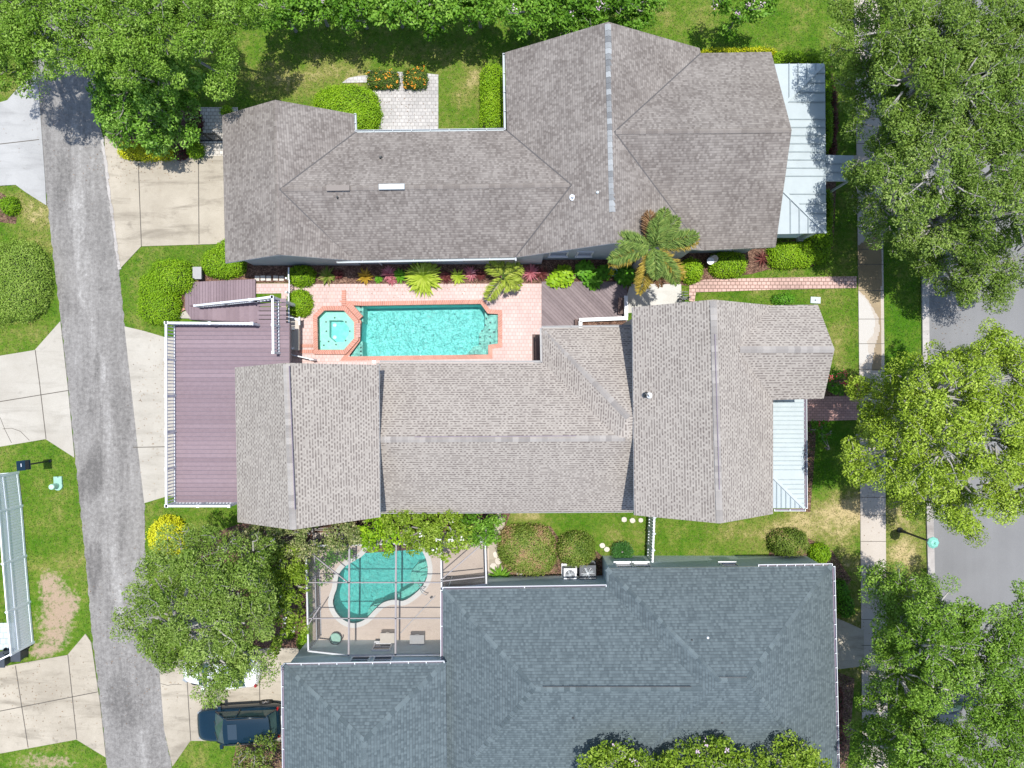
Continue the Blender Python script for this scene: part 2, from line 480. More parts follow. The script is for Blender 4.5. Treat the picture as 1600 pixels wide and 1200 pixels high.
    M['oak'] = L('oak_leaf', (0.085, 0.155, 0.016), (0.190, 0.305, 0.044), (0.360, 0.470, 0.130), 0.3, 0.5, 0.2)
    M['oak_lime'] = L('oak_leaf_lime', (0.125, 0.195, 0.010), (0.290, 0.420, 0.030), (0.490, 0.610, 0.110), 0.25)
    M['oak_green'] = L('oak_leaf_green', (0.075, 0.155, 0.010), (0.175, 0.325, 0.030), (0.340, 0.500, 0.100), 0.22)
    M['elm'] = L('elm_leaf', (0.055, 0.140, 0.010), (0.160, 0.340, 0.030), (0.340, 0.540, 0.120), 0.22)
    M['myrtle'] = L('myrtle_leaf', (0.055, 0.145, 0.008), (0.130, 0.295, 0.022), (0.280, 0.470, 0.070), 0.25)
    M['myrtle_lime'] = L('myrtle_leaf_lime', (0.085, 0.155, 0.008), (0.205, 0.320, 0.024), (0.380, 0.500, 0.080), 0.25)
    M['privet'] = L('privet_leaf', (0.085, 0.190, 0.006), (0.215, 0.395, 0.012), (0.400, 0.570, 0.035), 0.2)
    M['box_light'] = L('box_leaf_light', (0.085, 0.165, 0.018), (0.225, 0.355, 0.045), (0.460, 0.570, 0.160), 0.2)
    M['gold'] = L('golden_leaf', (0.280, 0.320, 0.006), (0.560, 0.580, 0.014), (0.820, 0.800, 0.060), 0.2)
    M['ixora'] = L('ixora_leaf', (0.05, 0.10, 0.012), (0.12, 0.20, 0.025), (0.50, 0.22, 0.03), 0.2)
    M['rust'] = L('rusty_leaf', (0.08, 0.14, 0.016), (0.20, 0.285, 0.045), (0.46, 0.28, 0.17), 0.2)
    M['variegated'] = L('variegated_leaf', (0.09, 0.15, 0.03), (0.25, 0.29, 0.10), (0.58, 0.52, 0.30), 0.2)
    M['dark_red'] = L('red_leaf', (0.05, 0.012, 0.015), (0.13, 0.035, 0.035), (0.30, 0.13, 0.10), 0.15)
    M['pink'] = L('pink_leaf', (0.22, 0.06, 0.08), (0.48, 0.16, 0.19), (0.70, 0.36, 0.38), 0.15)
    M['croton'] = L('croton_leaf', (0.18, 0.16, 0.02), (0.42, 0.27, 0.03), (0.62, 0.42, 0.08), 0.15)
    M['agave'] = L('agave_leaf', (0.200, 0.300, 0.020), (0.380, 0.500, 0.050), (0.600, 0.660, 0.160), 0.15)
    M['philodendron'] = L('philodendron_leaf', (0.050, 0.160, 0.008), (0.120, 0.330, 0.020), (0.250, 0.500, 0.060), 0.25)
    M['palm'] = L('palm_leaf', (0.085, 0.150, 0.030), (0.170, 0.270, 0.060), (0.340, 0.400, 0.100), 0.2)
    M['palm_lime'] = L('palm_leaf_lime', (0.17, 0.24, 0.02), (0.33, 0.42, 0.05), (0.55, 0.60, 0.14), 0.2)
    M['palm_gold'] = L('palm_leaf_gold', (0.22, 0.19, 0.03), (0.40, 0.30, 0.05), (0.56, 0.42, 0.10), 0.2)
    M['palm_brown'] = L('palm_leaf_brown', (0.13, 0.07, 0.035), (0.23, 0.13, 0.06), (0.34, 0.22, 0.12), 0.2)
    M['cycad'] = L('cycad_leaf', (0.02, 0.08, 0.015), (0.045, 0.15, 0.025), (0.11, 0.26, 0.06), 0.15)
    M['flower_white'] = L('flower_white', (0.7, 0.7, 0.6), (0.75, 0.74, 0.66), (0.8, 0.8, 0.75), 0.1)
    M['flower_lilac'] = L('flower_lilac', (0.5, 0.36, 0.48), (0.6, 0.45, 0.55), (0.7, 0.58, 0.66), 0.1)
    M['flower_red'] = L('flower_red', (0.5, 0.04, 0.06), (0.62, 0.09, 0.11), (0.70, 0.25, 0.25), 0.1)
    M['flower_orange'] = L('flower_orange', (0.6, 0.18, 0.02), (0.75, 0.32, 0.03), (0.8, 0.5, 0.06), 0.1)


build_materials()


# ------------------------------------------------------------------ object helpers
def tag(o, label=None, cat=None, group=None, kind=None):
    if label: o['label'] = label
    if cat: o['category'] = cat
    if group: o['group'] = group
    if kind: o['kind'] = kind
    return o


def thing(name, loc, label, cat, group=None):
    o = bpy.data.objects.new(name, None)
    COL.objects.link(o)
    o.location = loc
    o.empty_display_size = 0.3
    return tag(o, label, cat, group)


class MB:
    """collects faces, then links them as one mesh object"""
    def __init__(s):
        s.v, s.f, s.mi, s.uv, s.tone = [], [], [], [], []

    def add(s, verts, faces, mi=0, uvs=None, tone=None):
        o = len(s.v)
        s.v += [tuple(p) for p in verts]
        for i, f in enumerate(faces):
            s.f.append([o + k for k in f])
            s.mi.append(mi)
            s.uv.append(uvs[i] if uvs else None)
            s.tone.append(0.5 if tone is None else tone)

    def box(s, c, size, rz=0.0, mi=0, M4=None, tone=None):
        hx, hy, hz = size[0] / 2, size[1] / 2, size[2] / 2
        m = M4 if M4 is not None else Matrix.Translation(c) @ Matrix.Rotation(rz, 4, 'Z')
        vs = [m @ Vector((x, y, z)) for x in (-hx, hx) for y in (-hy, hy) for z in (-hz, hz)]
        s.add(vs, [(0, 1, 3, 2), (4, 6, 7, 5), (0, 4, 5, 1), (2, 3, 7, 6), (0, 2, 6, 4), (1, 5, 7, 3)], mi, None, tone)

    def bar(s, a, b, w, h=None, mi=0, up=(0, 0, 1)):
        """rectangular bar from a to b, w wide and h thick"""
        a, b = Vector(a), Vector(b)
        h = h or w
        d = b - a
        L = d.length
        if L < 1e-6: return
        x = d / L
        u = Vector(up)
        if abs(x.dot(u)) > 0.98: u = Vector((1, 0, 0))
        y = u.cross(x).normalized()
        z = x.cross(y)
        m = Matrix((x, y, z)).transposed().to_4x4()
        m.translation = (a + b) / 2
        s.box(None, (L, w, h), M4=m, mi=mi)

    def tube(s, pts, radii, n=6, mi=0, cap=True):
        pts = [Vector(p) for p in pts]
        o = len(s.v)
        for i, p in enumerate(pts):
            d = (pts[min(i + 1, len(pts) - 1)] - pts[max(i - 1, 0)])
            d = d.normalized() if d.length > 1e-9 else Vector((0, 0, 1))
            u = Vector((0, 0, 1)) if abs(d.z) < 0.9 else Vector((1, 0, 0))
            a = d.cross(u).normalized()
            b = d.cross(a)
            r = radii[i] if hasattr(radii, '__len__') else radii
            for k in range(n):
                t = 2 * math.pi * k / n
                s.v.append(tuple(p + a * math.cos(t) * r + b * math.sin(t) * r))
        for i in range(len(pts) - 1):
            for k in range(n):
                s.f.append([o + i * n + k, o + i * n + (k + 1) % n, o + (i + 1) * n + (k + 1) % n, o + (i + 1) * n + k])
                s.mi.append(mi); s.uv.append(None); s.tone.append(0.5)
        if cap:
            for r0 in (0, len(pts) - 1):
                s.f.append([o + r0 * n + k for k in range(n)])
                s.mi.append(mi); s.uv.append(None); s.tone.append(0.5)

    def lathe(s, c, prof, n=20, mi=0):
        """prof: (radius, z) pairs upwards"""
        c = Vector(c)
        o = len(s.v)
        for r, z in prof:
            for k in range(n):
                t = 2 * math.pi * k / n
                s.v.append((c.x + r * math.cos(t), c.y + r * math.sin(t), c.z + z))
        for i in range(len(prof) - 1):
            for k in range(n):
                s.f.append([o + i * n + k, o + i * n + (k + 1) % n, o + (i + 1) * n + (k + 1) % n, o + (i + 1) * n + k])
                s.mi.append(mi); s.uv.append(None); s.tone.append(0.5)
        for r0 in (0, len(prof) - 1):
            s.f.append([o + r0 * n + k for k in range(n)])
            s.mi.append(mi); s.uv.append(None); s.tone.append(0.5)

    def slab(s, outer, z0, z1, holes=(), mi=0, side=None):
        """flat sheet over a 2-D outline (with holes), sides down to z0"""
        loops = [[Vector((p[0], p[1], 0)) for p in l] for l in [outer] + list(holes)]
        flat = [p for l in loops for p in l]
        tris = tessellate_polygon(loops)
        vs = [(p.x, p.y, z1) for p in flat]
        fs = []
        for a, b, c in tris:
            n = (flat[b] - flat[a]).cross(flat[c] - flat[a]).z
            fs.append((a, b, c) if n > 0 else (a, c, b))
        s.add(vs, fs, mi)
        for l in loops:
            n = len(l)
            vs = [(p.x, p.y, z1) for p in l] + [(p.x, p.y, z0) for p in l]
            s.add(vs, [(i, i + n, (i + 1) % n + n, (i + 1) % n) for i in range(n)], mi if side is None else side)

    def build(s, name, mats, parent=None, smooth=False, tone=False, normals=True):
        me = bpy.data.meshes.new(name)
        off = Vector((0, 0, 0)) if parent is None else world_loc(parent)
        me.from_pydata([(p[0] - off.x, p[1] - off.y, p[2] - off.z) for p in s.v], [], s.f)
        for m in (mats if isinstance(mats, (list, tuple)) else [mats]):
            me.materials.append(m)
        me.polygons.foreach_set('material_index', s.mi)
        if any(u is not None for u in s.uv):
            ul = me.uv_layers.new(name='UVMap')
            k = 0
            for f, u in zip(s.f, s.uv):
                for j in range(len(f)):
                    if u is not None: ul.data[k].uv = u[j]
                    k += 1
        if tone:
            at = me.attributes.new('tone', 'FLOAT', 'FACE')
            at.data.foreach_set('value', s.tone)
        if normals:
            bm = bmesh.new(); bm.from_mesh(me)
            bmesh.ops.recalc_face_normals(bm, faces=bm.faces[:])
            bm.to_mesh(me); bm.free()
        if smooth:
            me.polygons.foreach_set('use_smooth', [True] * len(me.polygons))
        me.update()
        o = bpy.data.objects.new(name, me)
        COL.objects.link(o)
        if parent is not None: o.parent = parent
        return o


def world_loc(o):
    v = Vector((0, 0, 0))
    while o is not None:
        v = v + o.location
        o = o.parent
    return v


def pl(pts, z=0.0):
    """list of photo pixels -> outline in the place at height z"""
    return [(P(x, y, z).x, P(x, y, z).y) for x, y in pts]


def blend_uv(poly3):
    """eave-along / up-slope coordinates of a roof plane"""
    n = Vector((0, 0, 0))
    for i in range(len(poly3)):
        a, b = poly3[i], poly3[(i + 1) % len(poly3)]
        n += Vector(((a.y - b.y) * (a.z + b.z), (a.z - b.z) * (a.x + b.x), (a.x - b.x) * (a.y + b.y)))
    n.normalize()
    if n.z < 0: n = -n
    e = Vector((-n.y, n.x, 0))
    e = e.normalized() if e.length > 1e-4 else Vector((1, 0, 0))
    u = n.cross(e)
    if u.z < 0: u = -u
    return [(p.dot(e), p.dot(u)) for p in poly3]


def roof_mesh(mb, planes, thick=0.16, mi=0, edge_mi=1):
    """planes: lists of (px, py, z); a slab of shingles with a painted edge"""
    polys = [[P(*q) for q in pln] for pln in planes]
    cnt = {}
    key = lambda p: (round(p.x, 2), round(p.y, 2))
    for po in polys:
        for i in range(len(po)):
            k = frozenset((key(po[i]), key(po[(i + 1) % len(po)])))
            cnt[k] = cnt.get(k, 0) + 1
    dz = Vector((0, 0, -thick))
    for po in polys:
        uv = blend_uv(po)
        tr = tessellate_polygon([po])
        fs, us = [], []
        for t in tr:
            a, b, c = (po[i] for i in t)
            if (b - a).cross(c - a).z < 0: t = (t[0], t[2], t[1])
            fs.append(tuple(t)); us.append([uv[i] for i in t])
        mb.add(po, fs, mi, us)
        mb.add([p + dz for p in po], [tuple(reversed(f)) for f in fs], edge_mi)
        for i in range(len(po)):
            a, b = po[i], po[(i + 1) % len(po)]
            if cnt[frozenset((key(a), key(b)))] == 1:
                mb.add([a, b, b + dz, a + dz], [(0, 1, 2, 3)], edge_mi)


def ridge_caps(mb, lines, w=0.30, lift=0.02):
    """bent cap shingles lapped along a ridge or hip"""
    for a, b in lines:
        a, b = P(*a), P(*b)
        d = b - a
        L = d.length
        x = d / L
        y = Vector((-x.y, x.x, 0)).normalized()
        n = max(2, int(L / 0.28))
        for i in range(n):
            p, q = a + d * (i / n), a + d * ((i + 1.12) / n)
            u0 = i * 0.28 + 0.05 + a.x * 3.3
            up1, up2 = Vector((0, 0, lift)), Vector((0, 0, lift + 0.02))
            dn = Vector((0, 0, -w * 0.27))
            mb.add([p + up1 + y * w / 2 + dn, p + up1 + Vector((0, 0, .02)), p + up1 - y * w / 2 + dn,
                    q + up2 + y * w / 2 + dn, q + up2 + Vector((0, 0, .02)), q + up2 - y * w / 2 + dn],
                   [(0, 1, 4, 3), (1, 2, 5, 4)], 0,
                   [[(u0, 0), (u0, .1), (u0 + .1, .1), (u0 + .1, 0)], [(u0, .1), (u0, .2), (u0 + .1, .2), (u0 + .1, .1)]])


def gutter(mb, a, b, out, bracket=0.9, w=0.13):
    """open channel hung on an eave from a to b (px,py,z); out = outward direction"""
    a, b = P(*a), P(*b)
    o = Vector((out[0], out[1], 0)).normalized()
    z = Vector((0, 0, -0.03))
    d = (b - a).normalized()
    mb.bar(a + o * (w - .02) + z, b + o * (w - .02) + z, 0.025, 0.12, 0)
    mb.bar(a + o * (w / 2) + z + Vector((0, 0, -.055)), b + o * (w / 2) + z + Vector((0, 0, -.055)), w - .04, 0.012, 1)
    n = max(2, int((b - a).length / bracket))
    for i in range(n + 1):
        p = a + (b - a) * (i / n)
        mb.bar(p + o * 0.01 + Vector((0, 0, .035)), p + o * (w - 0.005) + Vector((0, 0, .035)), 0.035, 0.012, 0)


def gable_box(mb, x0, x1, y0, y1, z0, ze, axis=None, zr=None):
    """wall block, with a gable up to zr when axis ('x' or 'y') names the ridge direction"""
    if axis is None:
        mb.box(((x0 + x1) / 2, (y0 + y1) / 2, (z0 + ze) / 2), (abs(x1 - x0), abs(y1 - y0), ze - z0))
        return
    if axis == 'y':
        xm = (x0 + x1) / 2
        pr = [(x0, z0), (x1, z0), (x1, ze), (xm, zr), (x0, ze)]
        vs = [(x, y0, z) for x, z in pr] + [(x, y1, z) for x, z in pr]
    else:
        ym = (y0 + y1) / 2
        pr = [(y0, z0), (y1, z0), (y1, ze), (ym, zr), (y0, ze)]
        vs = [(x0, y, z) for y, z in pr] + [(x1, y, z) for y, z in pr]
    mb.add(vs, [(0, 1, 2, 3, 4), (9, 8, 7, 6, 5)] + [(i, (i + 1) % 5, (i + 1) % 5 + 5, i + 5) for i in range(5)])


def window(parent, c, w, h, nrm, frame=M['trim'], rails=1):
    """framed window on a wall; c = centre on the wall face, nrm = outward axis"""
    n = Vector(nrm)
    s = Vector((-n.y, n.x, 0))
    c = Vector(c)
    m = MB()
    for k in (-1, 1):
        m.bar(c + s * k * w / 2 + Vector((0, 0, -h / 2)) + n * .02, c + s * k * w / 2 + Vector((0, 0, h / 2)) + n * .02, 0.08, 0.08)
        m.bar(c - s * (w / 2 - .04) + Vector((0, 0, k * h / 2)) + n * .025, c + s * (w / 2 - .04) + Vector((0, 0, k * h / 2)) + n * .025, 0.09, 0.08)
    for r in range(rails):
        z = -h / 2 + h * (r + 1) / (rails + 1)
        m.bar(c - s * (w / 2 - .04) + Vector((0, 0, z)) + n * .02, c + s * (w / 2 - .04) + Vector((0, 0, z)) + n * .02, 0.05, 0.04)
    m.bar(c - s * (w / 2 + .07) + Vector((0, 0, -h / 2 - .07)) + n * .05, c + s * (w / 2 + .07) + Vector((0, 0, -h / 2 - .07)) + n * .05, 0.14, 0.05)
    f = m.build('window', frame, parent)
    g = MB()
    g.box(c + n * .008, (abs(s.x) * w + abs(n.x) * .012, abs(s.y) * w + abs(n.y) * .012, h - .05))
    g.build('pane', M['glass'], f)
    return f


# ------------------------------------------------------------------ foliage helpers (numpy)
def unit(a):
    return a / (np.linalg.norm(a, axis=1, keepdims=True) + 1e-9)


def leaf_object(name, pos, nrm, l, w, tone, mat, parent=None, tang=None, extra=None):
    """one mesh of many small leaf-shaped faces"""
    N = len(pos)
    nrm = unit(nrm)
    if tang is None:
        tang = rng.normal(size=(N, 3))
    tang = unit(tang - nrm * np.sum(tang * nrm, axis=1, keepdims=True))
    bit = np.cross(nrm, tang)
    l = np.broadcast_to(np.asarray(l, float), (N,)) * rng.uniform(0.7, 1.3, N)
    w = np.broadcast_to(np.asarray(w, float), (N,)) * rng.uniform(0.75, 1.25, N)
    l, w = l[:, None], w[:, None]
    v = np.empty((N, 4, 3))
    v[:, 0] = pos - tang * l * 0.5
    v[:, 1] = pos + bit * w * 0.5 + nrm * w * 0.12
    v[:, 2] = pos + tang * l * 0.5 - nrm * l * 0.1
    v[:, 3] = pos - bit * w * 0.5 + nrm * w * 0.12
    off = np.array([0, 0, 0.0]) if parent is None else np.array(world_loc(parent))
    co = (v - off).reshape(-1, 3).astype(np.float32)
    me = bpy.data.meshes.new(name)
    me.vertices.add(4 * N)
    me.vertices.foreach_set('co', co.ravel())
    me.loops.add(4 * N)
    me.loops.foreach_set('vertex_index', np.arange(4 * N, dtype=np.int32))
    me.polygons.add(N)
    me.polygons.foreach_set('loop_start', np.arange(0, 4 * N, 4, dtype=np.int32))
    me.polygons.foreach_set('loop_total', np.full(N, 4, dtype=np.int32))
    at = me.attributes.new('tone', 'FLOAT', 'FACE')
    at.data.foreach_set('value', np.clip(tone, 0, 1).astype(np.float32))
    for k, a in (extra or {}).items():
        at = me.attributes.new(k, 'FLOAT', 'FACE')
        at.data.foreach_set('value', a.astype(np.float32))
    me.materials.append(mat)
    me.update(calc_edges=True)
    o = bpy.data.objects.new(name, me)
    COL.objects.link(o)
    if parent is not None: o.parent = parent
    return o


def rand_dirs(n, zmin=-1.0):
    d = unit(rng.normal(size=(int(n * 2.6) + 20, 3)))
    d = d[d[:, 2] > zmin]
    return d[:n] if len(d) >= n else np.concatenate([d, d])[:n]


def tree(name, label, base, lobes, mat, group=None, leaf=(0.17, 0.075), dens=300, bark='bark', trunk_r=0.2,
         sub=(0.3, 0.62), flat=0.55, twigs=0.5, tone_mid=0.42, flowers=None, cat='tree', flo_n=0):
    """trunk and limbs with a crown of leaf clumps; lobes = (px, py, radius px, height)"""
    b = P(base[0], base[1], 0)
    t = thing(name, b, label, cat, group)
    wood = MB()
    cs = [P(x, y, z) for x, y, r, z in lobes]
    zmin = min(c.z - PX(l[2], c.z) * flat for c, l in zip(cs, lobes))
    fork = Vector((b.x, b.y, max(0.5, zmin * 0.75)))
    mid = fork * 0.5 + b * 0.5 + Vector((random.uniform(-.1, .1), random.uniform(-.1, .1), 0))
    wood.tube([b + Vector((0, 0, -.1)), b + Vector((0, 0, .25)), mid, fork], [trunk_r * 1.5, trunk_r * 1.1, trunk_r, trunk_r * .85], 9)
    pos, nor, ton, siz = [], [], [], []
    for (x, y, rpx, z), c in zip(lobes, cs):
        r = PX(rpx, z)
        cc = np.array(c)
        lt = rng.normal(0, 0.08)
        tip = c + Vector((0, 0, -r * flat * 0.2))
        k = fork.lerp(tip, 0.5) + Vector((0, 0, -0.12 * (tip - fork).length))
        wood.tube([fork, k, tip], [trunk_r * .6, trunk_r * .38, trunk_r * .18], 6)
        area = math.pi * r * r
        rs = np.mean(sub)
        per = 4.0 * math.pi * rs * rs * 0.7
        ns = max(6, int(area * 2.1 / (math.pi * rs * rs)))
        d = rand_dirs(ns, -0.35)
        rad = rng.uniform(0.5, 1.0, len(d)) ** 0.6
        sc_ = np.array([r, r, r * flat])
        ctr = cc + d * rad[:, None] * sc_ + rng.normal(0, 0.12, (len(d), 3))
        for i in range(len(ctr)):
            q = ctr[i]
            sr = rng.uniform(*sub)
            nl = int(dens * area / ns * (sr / rs) ** 2)
            dd = rand_dirs(nl, -0.7)
            rr = sr * rng.uniform(0.45, 1.08, nl) ** 0.7
            p = q + dd * rr[:, None] * np.array([1, 1, 0.75])
            pos.append(p)
            nor.append(dd * 0.5 + np.array([0, 0, 0.6]) + rng.normal(0, 0.55, (nl, 3)))
            cl = rng.normal(0, 0.13) + lt
            siz.append(np.full(nl, rng.uniform(.72, 1.35)))
            ton.append(tone_mid + cl + rng.normal(0, 0.22, nl))
            if rng.random() < twigs:
                s0 = Vector(cc + (q - cc) * 0.35 + np.array([0, 0, -r * flat * .25]))
                s1 = Vector(q)
                m_ = (s0 + s1) / 2 + Vector(rng.normal(0, 0.15, 3))
                e = Vector(q + d[i] * sr * rng.uniform(0.4, 1.0) + np.array([0, 0, sr * .5]))
                wood.tube([s0, m_, s1, e], [0.055, 0.04, 0.028, 0.012], 4, cap=False)
                for _ in range(2):
                    e2 = Vector(q + rand_dirs(1, 0.0)[0] * sr * 1.15)
                    wood.tube([s1, (s1 + e2) / 2 + Vector(rng.normal(0, .05, 3)), e2], [0.022, 0.016, 0.008], 3, cap=False)
    wood.build('trunk', M[bark], t, smooth=True, normals=False)
    pos, nor, ton = np.concatenate(pos), np.concatenate(nor), np.concatenate(ton)
    siz = np.concatenate(siz)
    leaf_object('crown', pos, nor, leaf[0] * siz, leaf[1] * siz, ton, M[mat], t)
    if flowers:
        top = pos[np.argsort(-pos[:, 2] - rng.uniform(0, 1.2, len(pos)))[:len(pos) // 3]]
        c0 = top[rng.choice(len(top), flo_n, replace=False)]
        fp = (c0[:, None, :] + rng.normal(0, 0.07, (flo_n, 9, 3)) + np.array([0, 0, .08])).reshape(-1, 3)
        leaf_object('blossoms', fp, rng.normal(0, .5, fp.shape) + np.array([0, 0, 1.0]), 0.09, 0.08, rng.uniform(0, 1, len(fp)), M[flowers], t)
    return t


def shrub(name, label, lobes, mat, group=None, leaf=(0.085, 0.05), dens=950, square=2.2, tone_mid=0.45, jit=0.05,
          cat='shrub', flowers=None, flo_n=0, patch_amp=0.10):
    """clipped or mounded shrub: lobes = (px, py, rx px, ry px, height m[, angle]); seen at about its shoulder height"""
    x0, y0 = lobes[0][0], lobes[0][1]
    b = P(x0, y0, 0)
    t = thing(name, b, label, cat, group)
    core = MB()
    pos, nor, ton = [], [], []
    for lb in lobes:
        px, py, rx, ry, h = lb[:5]
        ang = math.radians(lb[5]) if len(lb) > 5 else 0.0
        zt = h * 0.75
        c = P(px, py, zt)
        cc = np.array([c.x, c.y, 0.0])
        ax, ay = PX(rx, zt), PX(ry, zt)
        n = int((math.pi * ax * ay + 1.6 * (ax + ay) * h) * dens)
        d = rand_dirs(n, -0.02)
        q = d / (np.sum(np.abs(d) ** square, axis=1, keepdims=True) ** (1.0 / square))
        R = np.array([[math.cos(ang), -math.sin(ang)], [math.sin(ang), math.cos(ang)]])
        # bumpy skin
        bumps = 1 + 0.035 * np.sin(d[:, 0] * 9 + px) * np.sin(d[:, 1] * 8 + py) + 0.02 * np.sin(d[:, 0] * 23 + d[:, 1] * 19)
        lay = 1.0 - np.abs(rng.normal(0, 0.055, n)) + np.where(rng.random(n) < .09, rng.uniform(0.02, .13, n), 0)
        pp = q * (bumps * lay)[:, None] * np.array([ax, ay, h])
        pp[:, :2] = pp[:, :2] @ R.T
        g = d / np.array([ax, ay, h])
        g[:, :2] = g[:, :2] @ R.T
        g = unit(g)
        pos.append(cc + pp + rng.normal(0, jit, (n, 3)))
        nor.append(g * 0.8 + np.array([0, 0, 0.35]) + rng.normal(0, 0.45, (n, 3)))
        patch = patch_amp * (np.sin(pp[:, 0] * 3.1 + px) * np.sin(pp[:, 1] * 2.7 + py) + .5 * np.sin(pp[:, 0] * 7.3 + py) * np.sin(pp[:, 1] * 6.1 + px))
        ton.append(tone_mid + patch + rng.normal(0, 0.16, n))
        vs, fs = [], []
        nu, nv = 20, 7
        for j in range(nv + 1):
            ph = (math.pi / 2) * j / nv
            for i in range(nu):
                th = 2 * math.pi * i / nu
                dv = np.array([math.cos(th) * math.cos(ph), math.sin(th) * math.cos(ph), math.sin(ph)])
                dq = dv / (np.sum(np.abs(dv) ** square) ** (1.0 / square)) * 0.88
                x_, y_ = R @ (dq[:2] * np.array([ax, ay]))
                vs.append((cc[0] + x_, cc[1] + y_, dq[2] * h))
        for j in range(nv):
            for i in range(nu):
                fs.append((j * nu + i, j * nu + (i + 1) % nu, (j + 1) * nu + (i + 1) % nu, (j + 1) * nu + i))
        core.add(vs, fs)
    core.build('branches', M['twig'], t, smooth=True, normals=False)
    pos, nor, ton = np.concatenate(pos), np.concatenate(nor), np.concatenate(ton)
    leaf_object('foliage', pos, nor, leaf[0], leaf[1], ton, M[mat], t)
    if flowers:
        top = pos[pos[:, 2] > 0.35 * pos[:, 2].max()]
        c0 = top[rng.choice(len(top), min(flo_n, len(top)), replace=False)]
        fp = (c0[:, None, :] + rng.normal(0, 0.035, (len(c0), 6, 3)) + np.array([0, 0, .04])).reshape(-1, 3)
        leaf_object('blossoms', fp, rng.normal(0, .5, fp.shape) + np.array([0, 0, 1.0]), 0.07, 0.06, rng.uniform(0, 1, len(fp)), M[flowers], t)
    return t


def strap_leaves(mb_v, c, n, L, w, rise, droop, tone, z0=0.1, seg=4):
    """arched strap leaves from a crown; appends (points, half width, tone)"""
    for i in range(n):
        az = 2.399963 * i + random.uniform(-.25, .25)
        k = (i + 0.5) / n                        # outer to inner
        ln = L * random.uniform(.8, 1.1) * (0.55 + 0.45 * (1 - k * .6))
        el = math.radians(15 + 65 * k) * rise
        pts = []
        for s in range(seg + 1):
            u = s / seg
            rr = ln * u * math.cos(el * (1 - .45 * u))
            zz = z0 + ln * (u * math.sin(el) - droop * u * u * (1 - k * .4))
            pts.append(Vector((c[0] + math.cos(az) * rr, c[1] + math.sin(az) * rr, max(0.03, c[2] + zz))))
        mb_v.append((pts, w * random.uniform(.8, 1.15), tone + random.gauss(0, .16)))


def strap_mesh(name, straps, mat, parent):
    m = MB()
    for pts, w, tone in straps:
        n = len(pts)
        vs = []
        for i, p in enumerate(pts):
            d = (pts[min(i + 1, n - 1)] - pts[max(i - 1, 0)]).normalized()
            s = d.cross(Vector((0, 0, 1)))
            s = s.normalized() if s.length > 1e-4 else Vector((1, 0, 0))
            ww = w * (0.55, 1, .95, .7, .08)[min(4, int(4 * i / (n - 1) + .01))] / 2
            vs += [p - s * ww + Vector((0, 0, ww * .35)), p, p + s * ww + Vector((0, 0, ww * .35))]
        fs = []
        for i in range(n - 1):
            a = i * 3
            fs += [(a, a + 1, a + 4, a + 3), (a + 1, a + 2, a + 5, a + 4)]
        m.add(vs, fs, 0, None, min(1, max(0, tone)))
    return m.build(name, mat, parent, tone=True, normals=False)


def rosette(name, label, px, py, n, L, w, mat, group=None, rise=1.0, droop=.3, cat='plant', tone=.5):
    c = P(px, py, 0)
    t = thing(name, c, label, cat, group)
    st = []
    strap_leaves(st, (c.x, c.y, 0), n, L, w, rise, droop, tone)
    strap_mesh('leaves', st, M[mat], t)
    return t


def frond_leaflets(base, az, L, el, droop, nleaf, ll, lw, plume=0.7, side=None):
    """points of an arching frond: returns (pos, nrm, tang, rachis points)"""
    a = np.array([math.cos(az), math.sin(az), 0.0])
    up = np.array([0, 0, 1.0])
    sd = np.array([-a[1], a[0], 0])
    pts = []
    for i in range(9):
        u = i / 8
        pts.append(np.array(base) + a * L * u * math.cos(el * (1 - u * .5)) + up * (L * (u * math.sin(el) - droop * u * u)))
    pts = np.array(pts)
    u = rng.uniform(0.10, 1.0, nleaf)
    idx = np.clip((u * 8).astype(int), 0, 7)
    fr = (u * 8 - idx)[:, None]
    p0 = pts[idx] * (1 - fr) + pts[idx + 1] * fr
    fw = unit(pts[idx + 1] - pts[idx])
    ph = rng.uniform(-math.pi * plume, math.pi * plume, nleaf)      # round the rachis, plume-like
    s = np.where(rng.random(nleaf) < .5, 1.0, -1.0)[:, None]
    out = sd * s * np.cos(ph * .5)[:, None] + up * np.sin(ph * .5)[:, None] * .8
    tang = unit(out + fw * 0.65 + up * -0.12)
    ln = ll * np.sin(np.clip(u * 1.02, 0.12, .97) * math.pi) ** .5
    pos = p0 + tang * (ln * .5)[:, None]
    nrm = np.cross(tang, fw) + rng.normal(0, .25, (nleaf, 3))
    nrm[nrm[:, 2] < 0] *= -1
    return pos, nrm, tang, pts, ln


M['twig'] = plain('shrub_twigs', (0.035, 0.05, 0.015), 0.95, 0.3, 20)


# ------------------------------------------------------------------ the ground and its sheets
HARD = []                      # pixel outlines without grass


def inside(poly, x, y):
    poly = np.asarray(poly, float)
    r = np.zeros(x.shape, bool)
    n = len(poly)
    j = n - 1
    for i in range(n):
        xi, yi = poly[i]; xj, yj = poly[j]
        if yi != yj:
            c = ((yi > y) != (yj > y)) & (x < (xj - xi) * (y - yi) / (yj - yi) + xi)
            r ^= c
        j = i
    return r


